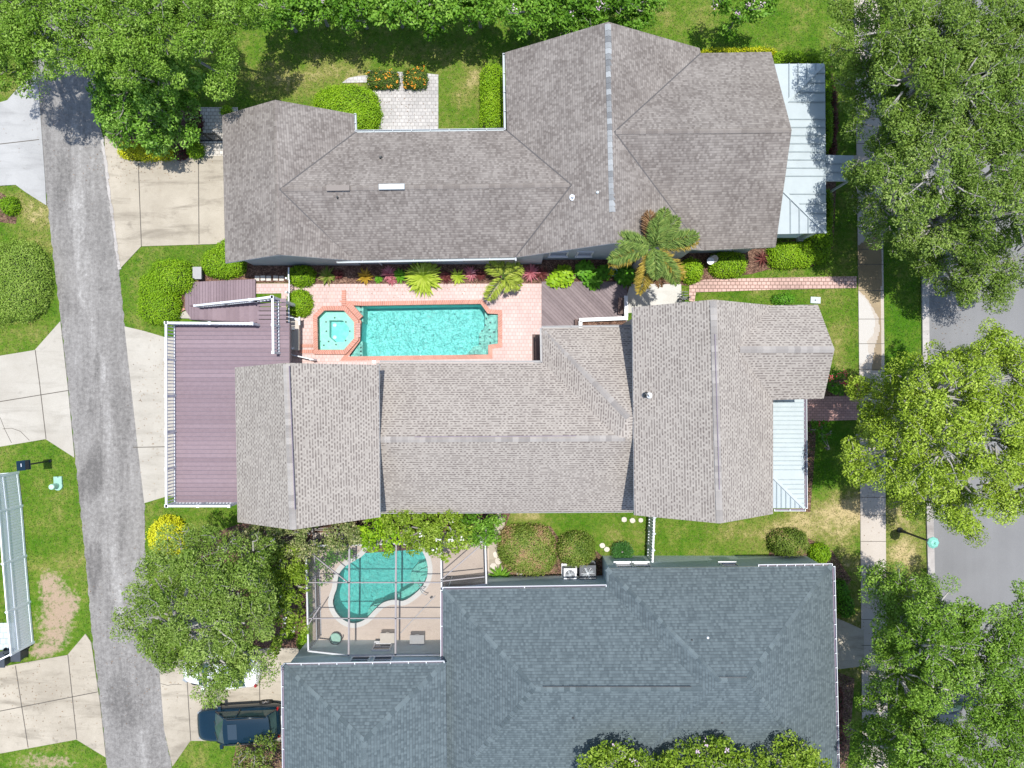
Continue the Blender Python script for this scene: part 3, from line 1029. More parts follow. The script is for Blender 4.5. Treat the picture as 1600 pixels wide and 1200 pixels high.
ALLEY = [(36, -260), (42, 0), (51, 95), (60, 140), (70, 280), (72, 300), (83, 400), (95, 500), (106, 600), (116, 700), (126, 800), (136, 900),
         (143, 985), (147, 1020), (157, 1100), (166, 1185), (178, 1460), (300, 1460), (268, 1195), (257, 1140), (250, 1050), (238, 960), (227, 870), (226, 786), (216, 700),
         (205, 600), (194, 500), (186, 421), (178, 350), (171, 300), (165, 250), (160, 215), (152, 150), (140, 0), (120, -260)]
DRIVE = {
    'driveway': ([(-300, 200), (-20, 166), (12, 157), (54, 110), (61, 140), (71, 280), (73, 321), (40, 300), (25, 289), (-60, 294), (-300, 330)], 'concrete_cool'),
    'driveway.001': ([(-300, 620), (0, 556), (55, 547), (95, 502), (106, 600), (117, 715), (72, 686), (0, 698), (-300, 750)], 'concrete_pale'),
    'driveway.002': ([(-300, 1110), (0, 1042), (106, 1023), (134, 990), (143, 1003), (157, 1100), (166, 1183), (120, 1155), (0, 1177), (-300, 1240)], 'concrete_warm'),
    'driveway.003': ([(164, 212), (180, 221), (193, 244), (215, 253), (262, 248), (312, 243), (372, 242), (372, 381), (350, 381), (221, 385), (187, 421), (178, 350), (171, 300), (165, 250)], 'concrete_warm'),
    'driveway.004': ([(195, 510), (225, 517), (262, 528), (420, 528), (420, 770), (262, 775), (226, 786), (216, 700), (205, 600)], 'concrete_pale'),
    'driveway.005': ([(248, 1036), (420, 1012), (470, 1012), (470, 1158), (298, 1157), (270, 1197), (257, 1140), (250, 1050)], 'concrete_warm'),
}
JOINTS = [((-60, 232), (61, 218)), ((55, 547), (62, 600)), ((62, 600), (72, 686)), ((-40, 634), (107, 610)), ((106, 1023), (120, 1155)), ((24, 1040), (44, 1168)),
          ((-40, 1119), (153, 1081)), ((216, 253), (221, 385)), ((310, 244), (311, 381)), ((208, 699), (262, 698)), ((291, 1040), (298, 1157)), ((405, 1016), (406, 1100))]
CRACKS = [[(0, 652), (8, 672), (18, 692)], [(4, 670), (18, 669), (32, 674), (46, 688)], [(251, 1068), (262, 1071), (272, 1069), (284, 1070)]]


def sheet(name, outline, mat, z, holes=(), kind='structure', **kw):
    m = MB()
    m.slab(pl(outline), -0.12, z, [pl(h) for h in holes])
    o = m.build(name, M[mat], normals=False)
    return tag(o, kind=kind, **kw)


def ground():
    x0, x1, y0, y1, st = -72.0, 72.0, -62.0, 62.0, 0.3
    nx, ny = int((x1 - x0) / st) + 1, int((y1 - y0) / st) + 1
    X, Y = np.meshgrid(np.linspace(x0, x1, nx), np.linspace(y0, y1, ny))
    px, py = X / S + 800, 600 - Y / S
    dry, soil = lawn_fields(px, py)
    hole = inside([(480, 474), (800, 470), (800, 556), (480, 556)], px, py) | inside([(510, 850), (686, 848), (686, 984), (510, 984)], px, py)
    vid = np.arange(nx * ny).reshape(ny, nx)
    h4 = hole[:-1, :-1] | hole[1:, :-1] | hole[:-1, 1:] | hole[1:, 1:]
    q = np.stack([vid[:-1, :-1], vid[:-1, 1:], vid[1:, 1:], vid[1:, :-1]], -1)[~h4]
    me = bpy.data.meshes.new('lawn')
    me.vertices.add(nx * ny)
    me.vertices.foreach_set('co', np.stack([X, Y, np.zeros_like(X)], -1).astype(np.float32).ravel())
    me.loops.add(q.size)
    me.loops.foreach_set('vertex_index', q.astype(np.int32).ravel())
    me.polygons.add(len(q))
    me.polygons.foreach_set('loop_start', np.arange(0, q.size, 4, dtype=np.int32))
    me.polygons.foreach_set('loop_total', np.full(len(q), 4, np.int32))
    for k, a in (('dry', dry), ('soil', soil)):
        at = me.attributes.new(k, 'FLOAT', 'POINT')
        at.data.foreach_set('value', a.astype(np.float32).ravel())
    me.materials.append(M['lawn'])
    me.update(calc_edges=True)
    o = bpy.data.objects.new('lawn', me)
    COL.objects.link(o)
    tag(o, kind='structure')
    # the country beyond the block, to the horizon, in four aprons that butt against the lawn
    m = MB()
    R = 900
    for a, b, c, d in ((-R, -R, R, y0), (-R, y1, R, R), (-R, y0, x0, y1), (x1, y0, R, y1)):
        m.add([(a, b, 0), (c, b, 0), (c, d, 0), (a, d, 0)], [(0, 1, 2, 3)])
    tag(m.build('ground', M['lawn'], normals=False), kind='structure')


DRY = [(450, 125, 80, 30, .17), (520, 118, 50, 10, .10), (520, 140, 120, 70, .16), (735, 130, 40, 60, .18), (742, 122, 9, 12, .35), (600, 100, 200, 25, .10),
       (1290, 800, 60, 26, .62), (1250, 835, 90, 22, .35), (1340, 790, 30, 25, .45), (1415, 865, 30, 45, .62), (1400, 800, 30, 20, .4), (1180, 840, 110, 25, .22),
       (820, 806, 28, 10, .5), (960, 835, 20, 30, .22), (1000, 840, 14, 40, .12), (1300, 480, 40, 60, .14), (1310, 560, 20, 50, .25), (1060, 20, 50, 40, .1),
       (25, 130, 40, 30, .3), (40, 320, 60, 30, .26), (70, 350, 30, 40, .3), (40, 530, 80, 30, .16), (60, 780, 60, 60, .05), (100, 880, 40, 20, .3),
       (1300, 30, 60, 60, .1), (300, 370, 60, 14, .2), (290, 1180, 60, 30, .05), (320, 960, 60, 60, .2), (1330, 1000, 60, 120, .3), (1330, 880, 40, 20, .3),
       (1400, 520, 40, 60, -.28), (1290, 700, 40, 60, -.25), (1230, 60, 100, 60, -.06), (240, 400, 60, 50, -.05), (1060, 845, 40, 20, -.1), (90, 800, 60, 60, -.02), (250, 800, 40, 20, .05)]
SOIL = [(70, 905, 14, 20, .55), (122, 940, 14, 22, .5), (88, 920, 30, 40, .8), (75, 975, 32, 40, .75), (105, 960, 18, 26, .55), (95, 1000, 30, 20, .5), (50, 1190, 60, 26, .75), (110, 1190, 40, 14, .5), (60, 1020, 30, 12, .9),
        (20, 345, 18, 12, .5), (300, 455, 20, 30, .5), (560, 110, 6, 6, .3), (1330, 1120, 40, 60, .5), (1300, 820, 20, 12, .25)]


def lawn_fields(px, py):
    dry = np.full(px.shape, 0.26)
    soil = np.full(px.shape, -0.25)
    for x, y, rx, ry, v in DRY:
        dry += v * np.exp(-((px - x) / rx) ** 2 - ((py - y) / ry) ** 2)
    for x, y, rx, ry, v in SOIL:
        soil += v * np.exp(-((px - x) / rx) ** 2 - ((py - y) / ry) ** 2)
    return dry, soil


ground()

# alley, with worn and patched attributes
def alley():
    m = MB()
    left = [p for p in ALLEY if ALLEY.index(p) < 17]
    right = list(reversed(ALLEY[17:]))
    ly, lx = [p[1] for p in left], [p[0] for p in left]
    ry, rx = [p[1] for p in right], [p[0] for p in right]
    ys = np.arange(-260, 1461, 6.0)
    K = 26
    vs, fs, wear, patch = [], [], [], []
    for y in ys:
        a, b = np.interp(y, ly, lx), np.interp(y, ry, rx)
        a += 0.7 * math.sin(y * .31) + .5 * math.sin(y * .83)
        b += 0.8 * math.sin(y * .27 + 1) + .5 * math.sin(y * .71)
        for k in range(K):
            u = k / (K - 1)
            x = a + (b - a) * u
            vs.append(P(x, y, 0.012 + 0.02 * math.sin(u * math.pi)))
            w = math.exp(-((u - (.52 + .05 * math.sin(y * .012))) / .13) ** 2) * (.75 + .25 * math.sin(y * .021 + 1))
            w += .55 * math.exp(-((u - .36) / .05) ** 2) * (1 if 290 < y < 480 else .15) + .35 * math.exp(-((u - .8) / .1) ** 2) * (1 if 180 < y < 420 else .2)
            p = 0
            for cx, cy, sx, sy, val in ((150, 730, 14, 40, 1.0), (152, 575, 6, 40, .8), (130, 760, 20, 30, .6), (95, 300, 14, 60, .5), (110, 270, 25, 40, .5), (205, 1110, 50, 60, .55),
                                        (150, 870, 20, 40, .6), (210, 800, 30, 30, .3), (165, 450, 25, 10, .5), (115, 480, 20, 30, .4), (145, 910, 10, 40, .5), (180, 1080, 20, 40, .3)):
                p += val * math.exp(-((x - cx) / sx) ** 2 - ((y - cy) / sy) ** 2)
            wear.append(w); patch.append(p)
    n = len(ys)
    for i in range(n - 1):
        for k in range(K - 1):
            fs.append((i * K + k, (i + 1) * K + k, (i + 1) * K + k + 1, i * K + k + 1))
    m.add(vs, fs)
    o = m.build('alley_road', M['alley'], normals=False)
    for nm, a in (('wear', wear), ('patch', patch)):
        at = o.data.attributes.new(nm, 'FLOAT', 'POINT')
        at.data.foreach_set('value', np.array(a, np.float32))
    tag(o, kind='structure')
    HARD.append(ALLEY)


alley()
for nm, (ol, mt) in DRIVE.items():
    tag(sheet(nm.split('.')[0], ol, mt, 0.045), kind='structure')
    HARD.append(ol)
jm = MB()
for a, b in JOINTS:
    jm.bar(P(*a, 0.047), P(*b, 0.047), 0.045, 0.008)
for c in CRACKS:
    for a, b in zip(c, c[1:]):
        jm.bar(P(*a, 0.047), P(*b, 0.047), 0.025, 0.008)
tag(jm.build('driveway_joints', M['joint']), kind='structure')
# ragged pale concrete lip between the alley and the house driveways
lip = MB()
for pts in ([(171, 300), (174, 322), (178, 350), (181, 378), (184, 402), (187, 421)], [(160, 215), (165, 250), (171, 300)]):
    for a, b in zip(pts, pts[1:]):
        for k in range(5):
            q = (a[0] + (b[0] - a[0]) * k / 5 + random.uniform(-1, .6), a[1] + (b[1] - a[1]) * k / 5)
            r = (a[0] + (b[0] - a[0]) * (k + 1) / 5 + random.uniform(-1, .6), a[1] + (b[1] - a[1]) * (k + 1) / 5)
            lip.bar(P(*q, 0.04), P(*r, 0.04), random.uniform(.10, .2), 0.05)
tag(lip.build('driveway_apron', M['concrete_kerb']), kind='structure')

# street with kerb, gutter and sidewalk
STREET = [(1448, -260), (1448, 420), (1448, 560), (1457, 880), (1464, 1200), (1468, 1460), (2300, 1460), (2300, -260)]
sheet('street', STREET, 'street', 0.008)
HARD.append([(1434, -260), (1440, 560), (1448, 880), (1455, 1460), (2300, 1460), (2300, -260)])
km, gm = MB(), MB()
KL = [(1438, -260), (1440, 420), (1441, 560), (1449, 880), (1456, 1200), (1460, 1460)]
for a, b in zip(KL, KL[1:]):
    km.bar(P(a[0] + 2, a[1], .06), P(b[0] + 2, b[1], .06), 0.16, 0.14)
    gm.bar(P(a[0] + 8, a[1], .0), P(b[0] + 8, b[1], .0), 0.24, 0.03)
tag(km.build('kerb', M['concrete_kerb']), kind='structure')
tag(gm.build('street_gutter', M['concrete_kerb']), kind='structure')


def sidewalk():
    m = MB()
    vs, fs, wet = [], [], []
    ys = np.arange(-260, 1461, 2.0)
    K = 22
    dampP = [(1338, 385), (1377, 360), (1377, 578), (1362, 580), (1366, 545), (1375, 515), (1372, 495), (1362, 478), (1352, 463), (1340, 452), (1337, 430)]
    paleP = [(1339, 458), (1350, 463), (1361, 480), (1367, 500), (1366, 520), (1355, 534), (1358, 556), (1348, 568), (1339, 574)]
    for y in ys:
        xl = 1334.5 + .0125 * y + 1.2 * math.sin(y * .004)
        for k in range(K):
            vs.append(P(xl + 39.5 * k / (K - 1), y, 0.05))
    A = np.array([(v.x / S * H / (H - .05) + 800, 600 - v.y / S * H / (H - .05)) for v in vs])
    w = np.where(inside(dampP, A[:, 0], A[:, 1]), 1.0, 0.0) - np.where(inside(paleP, A[:, 0], A[:, 1]), 1.0, 0.0)
    n = len(ys)
    for i in range(n - 1):
        for k in range(K - 1):
            fs.append((i * K + k, (i + 1) * K + k, (i + 1) * K + k + 1, i * K + k + 1))
    m.add(vs, fs)
    for side in (0, K - 1):
        a = [vs[i * K + side] for i in range(n)]
        m.add(a + [p - Vector((0, 0, .15)) for p in a], [(i, i + 1, n + i + 1, n + i) for i in range(n - 1)])
    o = m.build('sidewalk', M['sidewalk'], normals=False)
    at = o.data.attributes.new('wet', 'FLOAT', 'POINT')
    w = np.concatenate([w, np.zeros(len(o.data.vertices) - len(w))])
    at.data.foreach_set('value', w.astype(np.float32))
    tag(o, kind='structure')
    HARD.append([(1332, -260), (1334.5, 0), (1343, 600), (1352, 1460), (1392, 1460), (1382, 600), (1374, 0), (1371, -260)])
    j = MB()
    for y in list(np.arange(-230, 400, 41.3)) + [413, 454, 498.5, 537, 577, 618, 658, 698, 735, 740, 777, 805, 846] + list(np.arange(887, 1450, 40.5)):
        xl = 1334.5 + .0125 * y + 1.2 * math.sin(y * .004)
        j.bar(P(xl, y, .052), P(xl + 39.5, y, .052), 0.03, 0.006)
    tag(j.build('sidewalk_joints', M['joint']), kind='structure')


sidewalk()

# brick and paver paths
WALK1 = [(1076, 470), (1077, 446), (1100, 437), (1200, 434), (1338, 432), (1338, 450), (1200, 453), (1087, 457), (1085, 472)]
sheet('brick_path', WALK1, 'paver_walk', 0.05)
WALK2 = [(1225, 620), (1342, 618), (1342, 656), (1225, 659)]
sheet('brick_path', WALK2, 'paver_red', 0.05)
APRON3 = [(1300, 962), (1349, 984), (1350, 1040), (1303, 1046)]
sheet('concrete_path', APRON3, 'sidewalk_plain' if 'sidewalk_plain' in M else 'concrete_warm', 0.052)
APRON1 = [(1282, 244), (1340, 243), (1341, 281), (1282, 283)]
sheet('concrete_path', APRON1, 'concrete_warm', 0.052)
SLAB = [(975, 474), (985, 444), (1064, 444), (1065, 480), (975, 490)]
sheet('concrete_pad', SLAB, 'white_slab', 0.045)
PATIO1 = [(585, 212), (583, 136), (575, 133), (575, 129), (534, 130), (545, 122), (560, 119), (575, 118), (575, 110), (665, 115), (685, 117), (685, 212)]
sheet('paver_patio', PATIO1, 'paver_grey', 0.04)
GATEPATH = [(313, 168), (372, 168), (372, 243), (313, 244)]
sheet('paver_path', GATEPATH, 'paver_tan', 0.048)
SIDE1 = [(400, 443), (462, 443), (462, 458), (400, 459)]
sheet('paver_path', SIDE1, 'paver_pink', 0.040)
TEALPAD = [(-80, 974), (24, 973), (24, 1014), (-80, 1020)]
sheet('paver_pad', TEALPAD, 'paver_teal', 0.03)
PADS3 = [(778, 798), (790, 812), (784, 840), (776, 870), (790, 895), (764, 905), (760, 860), (770, 830)]
sheet('concrete_path', PADS3, 'concrete_warm', 0.03)
HARD += [WALK1, WALK2, APRON3, APRON1, SLAB, PATIO1, GATEPATH, SIDE1, TEALPAD, PADS3]

# planting beds
BEDS = [[(352, 395), (700, 395), (1110, 392), (1260, 372), (1270, 300), (1282, 110), (1300, 100), (1306, 200), (1306, 300), (1302, 385), (1295, 402), (1270, 416), (1240, 421), (1205, 420),
         (1175, 428), (1120, 436), (1080, 446), (985, 446), (980, 470), (846, 470), (846, 443), (463, 446), (463, 442), (400, 442), (330, 446), (300, 445), (330, 420)],
        [(268, 470), (300, 440), (292, 482), (272, 497), (262, 506)], [(265, 248), (180, 222), (168, 214), (200, 170), (312, 165), (312, 244)],
        [(948, 878), (1200, 876), (1200, 890), (948, 890)], [(1212, 842), (1250, 834), (1300, 860), (1330, 905), (1300, 960), (1308, 1050), (1335, 1060), (1325, 1200), (1300, 1200), (1250, 900), (1190, 890)],
        [(1255, 640), (1275, 680), (1266, 800), (1250, 800)], [(1262, 600), (1335, 590), (1338, 618), (1255, 622)], [(430, 800), (800, 795), (780, 850), (480, 870), (480, 1040), (380, 1000), (300, 900), (310, 840)],
        [(790, 825), (860, 822), (880, 850), (900, 832), (940, 868), (975, 872), (990, 890), (940, 915), (780, 915)], [(370, 1160), (470, 1160), (470, 1260), (350, 1260)], [(500, 845), (556, 842), (548, 856), (530, 868), (521, 882), (512, 896), (500, 906)], [(0, 300), (30, 320), (25, 350), (-20, 345)]]
for b in BEDS:
    sheet('planting_bed', b, 'mulch', 0.018)
HARD += [BEDS[0], BEDS[1], BEDS[2], BEDS[7]]

# ------------------------------------------------------------------ main pool, spa and paved deck
DECK = [(440, 444), (846, 443), (900, 443), (900, 640), (440, 640)]
POOL = [(545, 477), (567, 478), (751, 475), (762, 490), (778, 491), (778, 537), (763, 539), (763, 554), (545, 557), (563, 533), (565, 502)]
SPA = [(498, 497), (509, 486), (539, 486), (555, 504), (555, 529), (539, 547), (499, 547)]
# hole under the coping: pool and spa share one opening
OPEN = [(497, 484), (540, 484), (540, 476), (568, 476), (753, 473.5), (763, 488.5), (780, 489), (780, 539), (765, 541), (765, 556), (540, 558.5), (538, 549), (496, 549)]
sheet('pool_deck', DECK, 'paver_pink', 0.05, [OPEN])
HARD.append(DECK)


def band(mb, pts, w, z0, z1, closed=True, mi=0, inset=0.0):
    """bricks on edge following an outline (world 2-D), w wide outwards"""
    n = len(pts)
    v = [Vector((p[0], p[1])) for p in pts]
    area = sum(v[i].x * v[(i + 1) % n].y - v[(i + 1) % n].x * v[i].y for i in range(n))
    sg = 1 if area > 0 else -1
    outp = []
    for i in range(n):
        a, b, c = v[i - 1], v[i], v[(i + 1) % n]
        if not closed and i == 0: a = b - (c - b)
        if not closed and i == n - 1: c = b + (b - a)
        d1, d2 = (b - a).normalized(), (c - b).normalized()
        n1, n2 = Vector((d1.y, -d1.x)) * sg, Vector((d2.y, -d2.x)) * sg
        m = (n1 + n2)
        m = m / max(0.35, m.length_squared) * 2
        outp.append((b + m * inset, b + m * (w + inset)))
    L = 0.0
    for i in range(n if closed else n - 1):
        j = (i + 1) % n
        (a0, a1), (b0, b1) = outp[i], outp[j]
        l = (b0 - a0).length
        q = lambda p, z: (p.x, p.y, z)
        k0, k1 = L, L + l
        mb.add([q(a0, z1), q(b0, z1), q(b1, z1), q(a1, z1), q(a0, z0), q(b0, z0), q(b1, z0), q(a1, z0)],
               [(0, 1, 2, 3), (0, 4, 5, 1), (3, 2, 6, 7), (0, 3, 7, 4), (1, 5, 6, 2)], mi,
               [[(k0, .4), (k1, .4), (k1, .6), (k0, .6)], [(k0, .4), (k0, .3), (k1, .3), (k1, .4)], [(k0, .6), (k1, .6), (k1, .7), (k0, .7)],
                [(k0, .4), (k0, .6), (k0, .6), (k0, .4)], [(k1, .4), (k1, .4), (k1, .6), (k1, .6)]])
        L += l


def basin(mb, outline, depth, ztop, mi=0):
    """walls and floor of a pool basin"""
    n = len(outline)
    tris = tessellate_polygon([[Vector((p[0], p[1], 0)) for p in outline]])
    vs = [(p[0], p[1], -depth) for p in outline]
    mb.add(vs, [tuple(t) for t in tris], mi)
    vs = [(p[0], p[1], ztop) for p in outline] + [(p[0], p[1], -depth) for p in outline]
    mb.add(vs, [(i, i + n, (i + 1) % n + n, (i + 1) % n) for i in range(n)], mi)


pool = thing('swimming_pool', P(660, 516), 'aqua rectangular swimming pool with red brick coping and corner steps beside the spa', 'swimming pool')
m = MB(); band(m, pl(POOL[:]), 0.24, -0.25, 0.085); m.build('coping', M['coping'], pool)
POOLW = POOL
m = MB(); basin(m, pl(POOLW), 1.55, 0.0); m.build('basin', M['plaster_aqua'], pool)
for ol in ([(546, 478), (566, 478), (566, 503), (564, 504)], [(546, 556.5), (565, 556.5), (565, 533), (563, 533)]):
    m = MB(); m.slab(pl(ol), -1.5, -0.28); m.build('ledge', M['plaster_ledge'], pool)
STEPS = [([(763, 491.5), (777.5, 491.5), (777.5, 536.5), (762.5, 538.5), (762.5, 553.5), (736, 553.5), (747, 540), (757, 539), (757, 522), (764, 514), (764, 491.5)], .22),
         ([(752, 477), (761.5, 490.5), (763.6, 491.5), (763.6, 513), (756.6, 521), (756.6, 538.6), (747, 539.6), (748, 539), (748, 520), (757, 510), (757, 485)], .52)]
m = MB()
for ol, d in STEPS: m.slab(pl(ol), -1.5, -d)
m.slab(pl([(727, 553.4), (735.6, 553.4), (746.6, 539.8), (741, 539.8)]), -1.5, -0.5)
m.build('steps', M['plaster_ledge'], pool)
m = MB()
for x, y in [(757, 487), (766, 491), (760, 498), (766, 504), (758, 508), (765, 515), (772, 519), (753, 517), (750, 527), (759, 526), (766, 526), (750, 537), (758, 537), (766, 536), (732, 552),
             (740, 543), (752, 542), (564, 479.5), (564, 487), (564, 495), (564, 543), (564, 549), (564, 555)]:
    d = -0.215 if x > 763 else (-.515 if x > 700 else -.275)
    m = MB(); m.box(P(x, y, d), (0.09, 0.09, 0.02)); m.build('marker_tile', M['dark_metal'], pool)
m = MB(); m.slab(pl(POOLW), -0.075, -0.07); m.build('water', M['water_pool'], pool, normals=False)
m = MB()
for x, y in [(543, 556.5), (584.5, 564.5)]:
    m = MB(); m.lathe(P(x, y, .052), [(0.12, 0), (0.12, .02), (0.1, .03)], 16); m.build('skimmer_lid', M['trim'], pool)

spa = thing('hot_tub', P(527, 516), 'octagonal raised spa ringed with red brick at the end of the pool', 'hot tub')
m = MB(); band(m, pl(SPA), 0.25, -0.1, 0.30); m.build('coping', M['coping'], spa)
m = MB(); m.box(P(559.5, 516, .27), (0.26, PX(22), 0.07)); m.build('spillway', M['paver_red'], spa)
SPAIN = [(513, 500), (534, 500), (544, 512), (543, 522), (535, 534), (522, 534), (513, 526)]
m = MB(); m.slab(pl(SPA), -0.9, -0.25, [pl(SPAIN)])
a = pl(SPA); n = len(a)
m.add([(*p, .3) for p in a] + [(*p, -.25) for p in a], [(i, i + n, (i + 1) % n + n, (i + 1) % n) for i in range(n)])
m.build('seat_ledge', M['plaster_ledge'], spa)
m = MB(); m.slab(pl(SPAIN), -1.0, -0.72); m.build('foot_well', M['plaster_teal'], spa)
m = MB()
for x, y in [(523, 496.5), (509.5, 503), (540.5, 503), (510, 517.5), (546.5, 517.5), (513.5, 533.5), (525, 538.5), (540, 532), (500, 533.5), (506, 539.5)]:
    m = MB(); m.box(P(x, y, -.235), (0.08, 0.08, 0.02)); m.build('marker_tile', M['dark_metal'], spa)
m = MB()
for x, y in [(523, 508), (523, 527)]:
    m = MB(); m.lathe(P(x, y, -.72), [(0.11, 0), (0.11, .015), (.05, .03)], 14); m.build('drain', M['trim'], spa)
m = MB(); m.slab(pl(SPA), 0.20, 0.21); m.build('water', M['water_spa'], spa, normals=False)

bw = thing('brick_border', P(538, 464), 'short red brick planter border standing off the pool coping', 'border')
m = MB()
band(m, [P(535, 454), P(535, 478)], 0.22, 0, 0.14, closed=False)
band(m, [P(541, 478), P(548, 484), P(562, 500)], 0.30, 0.05, 0.2, closed=False)
m.build('bricks', M['coping'], bw)
bw = thing('brick_border', P(485, 545), 'double strip of red bricks running from the spa to the house gate', 'border')
m = MB()
band(m, [P(468, 543), P(497, 543)], 0.18, 0, 0.11, closed=False)
band(m, [P(469, 552), P(540, 552)], 0.20, 0, 0.13, closed=False)
m.build('bricks', M['coping'], bw)


# ------------------------------------------------------------------ houses
def wx(x, z): return P(x, 600, z).x
def wy(y, z): return P(800, y, z).y


def vent(parent, x, y, z, mat='dark_metal', r=.05, h=.35, name='vent_pipe'):
    m = MB()
    c = P(x, y, z)
    m.lathe(c - Vector((0, 0, .15)), [(r, 0), (r, h), (r * .8, h + .01)], 10)
    m.lathe(c - Vector((0, 0, .06)), [(r * 2.4, 0), (r * 1.3, .06)], 10)
    return m.build(name, M[mat], parent)


def seams(mb, a, b, c, d, step):
    """raised seams from edge a-b (eave) to edge d-c (top) of a metal roof plane"""
    a, b, c, d = (P(*q) for q in (a, b, c, d))
    n = max(1, int((b - a).length / step))
    for i in range(1, n):
        t = i / n
        mb.bar(a.lerp(b, t) + Vector((0, 0, .025)), d.lerp(c, t) + Vector((0, 0, .025)), 0.045, 0.055, 2)


def caps(parent, lines, mat, w=.3, lift=.02):
    for l in lines:
        m = MB(); ridge_caps(m, [l], w, lift); m.build('ridge_cap', M[mat], parent)


def valleys(parent, lines, mat='flashing'):
    for a, b in lines:
        m = MB(); m.bar(P(a[0], a[1], a[2] + .012), P(b[0], b[1], b[2] + .012), .06, .02); m.build('valley_flashing', M[mat], parent)


def gutters(parent, runs, mats):
    for r in runs:
        m = MB(); gutter(m, *r); m.build('gutter', [M[k] for k in mats], parent)


# ---- grey-brown house across the top
e = 3.4
h1 = thing('house', P(790, 290), 'long house under a weathered brown grey shingle roof with a pale blue metal front porch', 'house')
m = MB()
roof_mesh(m, [
    [(347, 180, e), (352, 411, e), (435, 398, 5.2), (437, 296, 5.25), (430, 156, 5.2)],
    [(430, 156, 5.2), (437, 296, 5.25), (555, 207, e), (553, 178, e)],
    [(437, 296, 5.25), (435, 398, 5.2), (552, 407, e)],
    [(437, 296, 5.25), (893, 289, 5.25), (792, 204, e), (555, 207, e)],
    [(437, 296, 5.25), (552, 407, e), (805, 402, e), (893, 289, 5.25)],
    [(789, 82, e), (792, 204, e), (893, 289, 5.25), (805, 402, e), (958, 380, 6.2), (960, 206, 6.2), (950, 34, 6.2)],
    [(950, 34, 6.2), (960, 206, 6.2), (1095, 83, e), (1093, 75, e)],
    [(960, 206, 6.2), (958, 380, 6.2), (1098, 391, e)],
    [(960, 206, 6.2), (1237, 203, 6.2), (1205, 81, e), (1095, 83, e)],
    [(960, 206, 6.2), (1098, 391, e), (1212, 386, e), (1237, 203, 6.2)],
])
rf = m.build('roof', [M['shingle_brown'], M['trim']], h1, normals=False)
caps(rf, [((950, 37, 6.2), (957, 330, 6.2))], 'cap_grey')
caps(rf, [((440, 295.6, 5.25), (888, 289, 5.25)), ((962, 206, 6.2), (1232, 203.5, 6.2)), ((430, 160, 5.2), (435, 396, 5.2))], 'cap_brown', 0.22)
valleys(rf, [((437, 296, 5.25), (555, 207, e)), ((437, 296, 5.25), (550, 406, e)), ((893, 289, 5.25), (792, 204, e)), ((893, 289, 5.25), (805, 402, e)), ((960, 206, 6.2), (1095, 83, e)), ((960, 206, 6.2), (1097, 390, e))])
for a, b in (((592, 292, 5.36), (632, 291.5, 5.36)), ((510, 294, 5.33), (546, 293.5, 5.33))):
    m = MB(); m.bar(P(*a), P(*b), 0.27, 0.06); m.build('ridge_vent', M['metal_blue' if a[0] == 592 else 'cap_brown'], rf)
for x, y, z, mt in ((595, 247, 4.3, 'dark_metal'), (528, 309, 5.0, 'dark_metal'), (895, 308, 5.3, 'white'), (933, 302, 5.75, 'metal_blue')):
    vent(rf, x, y, z, mt, .07 if mt != 'dark_metal' else .05)
ins = 0.35
m = MB()
yb = wy(408, e) + ins
gable_box(m, wx(349, e) + ins, wx(552, e) - ins, yb, wy(180, e) - ins, 0, e - .05, 'y', 4.95)
m.box(((wx(500, e) + wx(850, e)) / 2, (wy(207, e) + wy(406, e)) / 2, (e - .1) / 2), (wx(850, e) - wx(500, e), wy(207, e) - wy(406, e) - 2 * ins, e - .1))
gable_box(m, wx(791, e) + ins, wx(1096, e) - ins, wy(398, e) + ins, wy(79, e) - ins, 0, e - .05, 'y', 5.95)
gable_box(m, wx(1000, e), wx(1209, e) - ins, wy(387, e) + ins, wy(82, e) - ins, 0, e - .05, 'x', 5.95)
m.build('wall', M['wall_grey'], h1)
gutters(h1, [((555, 207, e), (790, 204, e), (0, 1)), ((553, 178, e), (554, 206, e), (1, 0)), ((789, 84, e), (791, 203, e), (-1, 0)), ((527, 407.5, e), (805, 402, e), (0, -1), 1.2)], ('gutter_paint', 'wall_grey'))
for x, w in ((873, .95), (914, .8)):
    window(h1, (wx(x, 2.0), wy(398, e) + ins, 1.9), w, 1.15, (0, -1, 0))
window(h1, (wx(1130, 2.0), wy(387, e) + ins, 2.1), 1.1, 1.1, (0, -1, 0))
window(h1, (wx(700, 2.0), wy(406, e) + ins, 2.1), 1.4, 1.0, (0, -1, 0))
m = MB()
for x in (578, 806):
    p = P(x, 405, e); g = Vector((p.x, wy(406, e) + ins - .06, 3.1))
    m.tube([p + Vector((0, -.05, -.1)), g, Vector((g.x, g.y, 0.1))], 0.045, 8)
m.build('downspout', M['white'], h1)
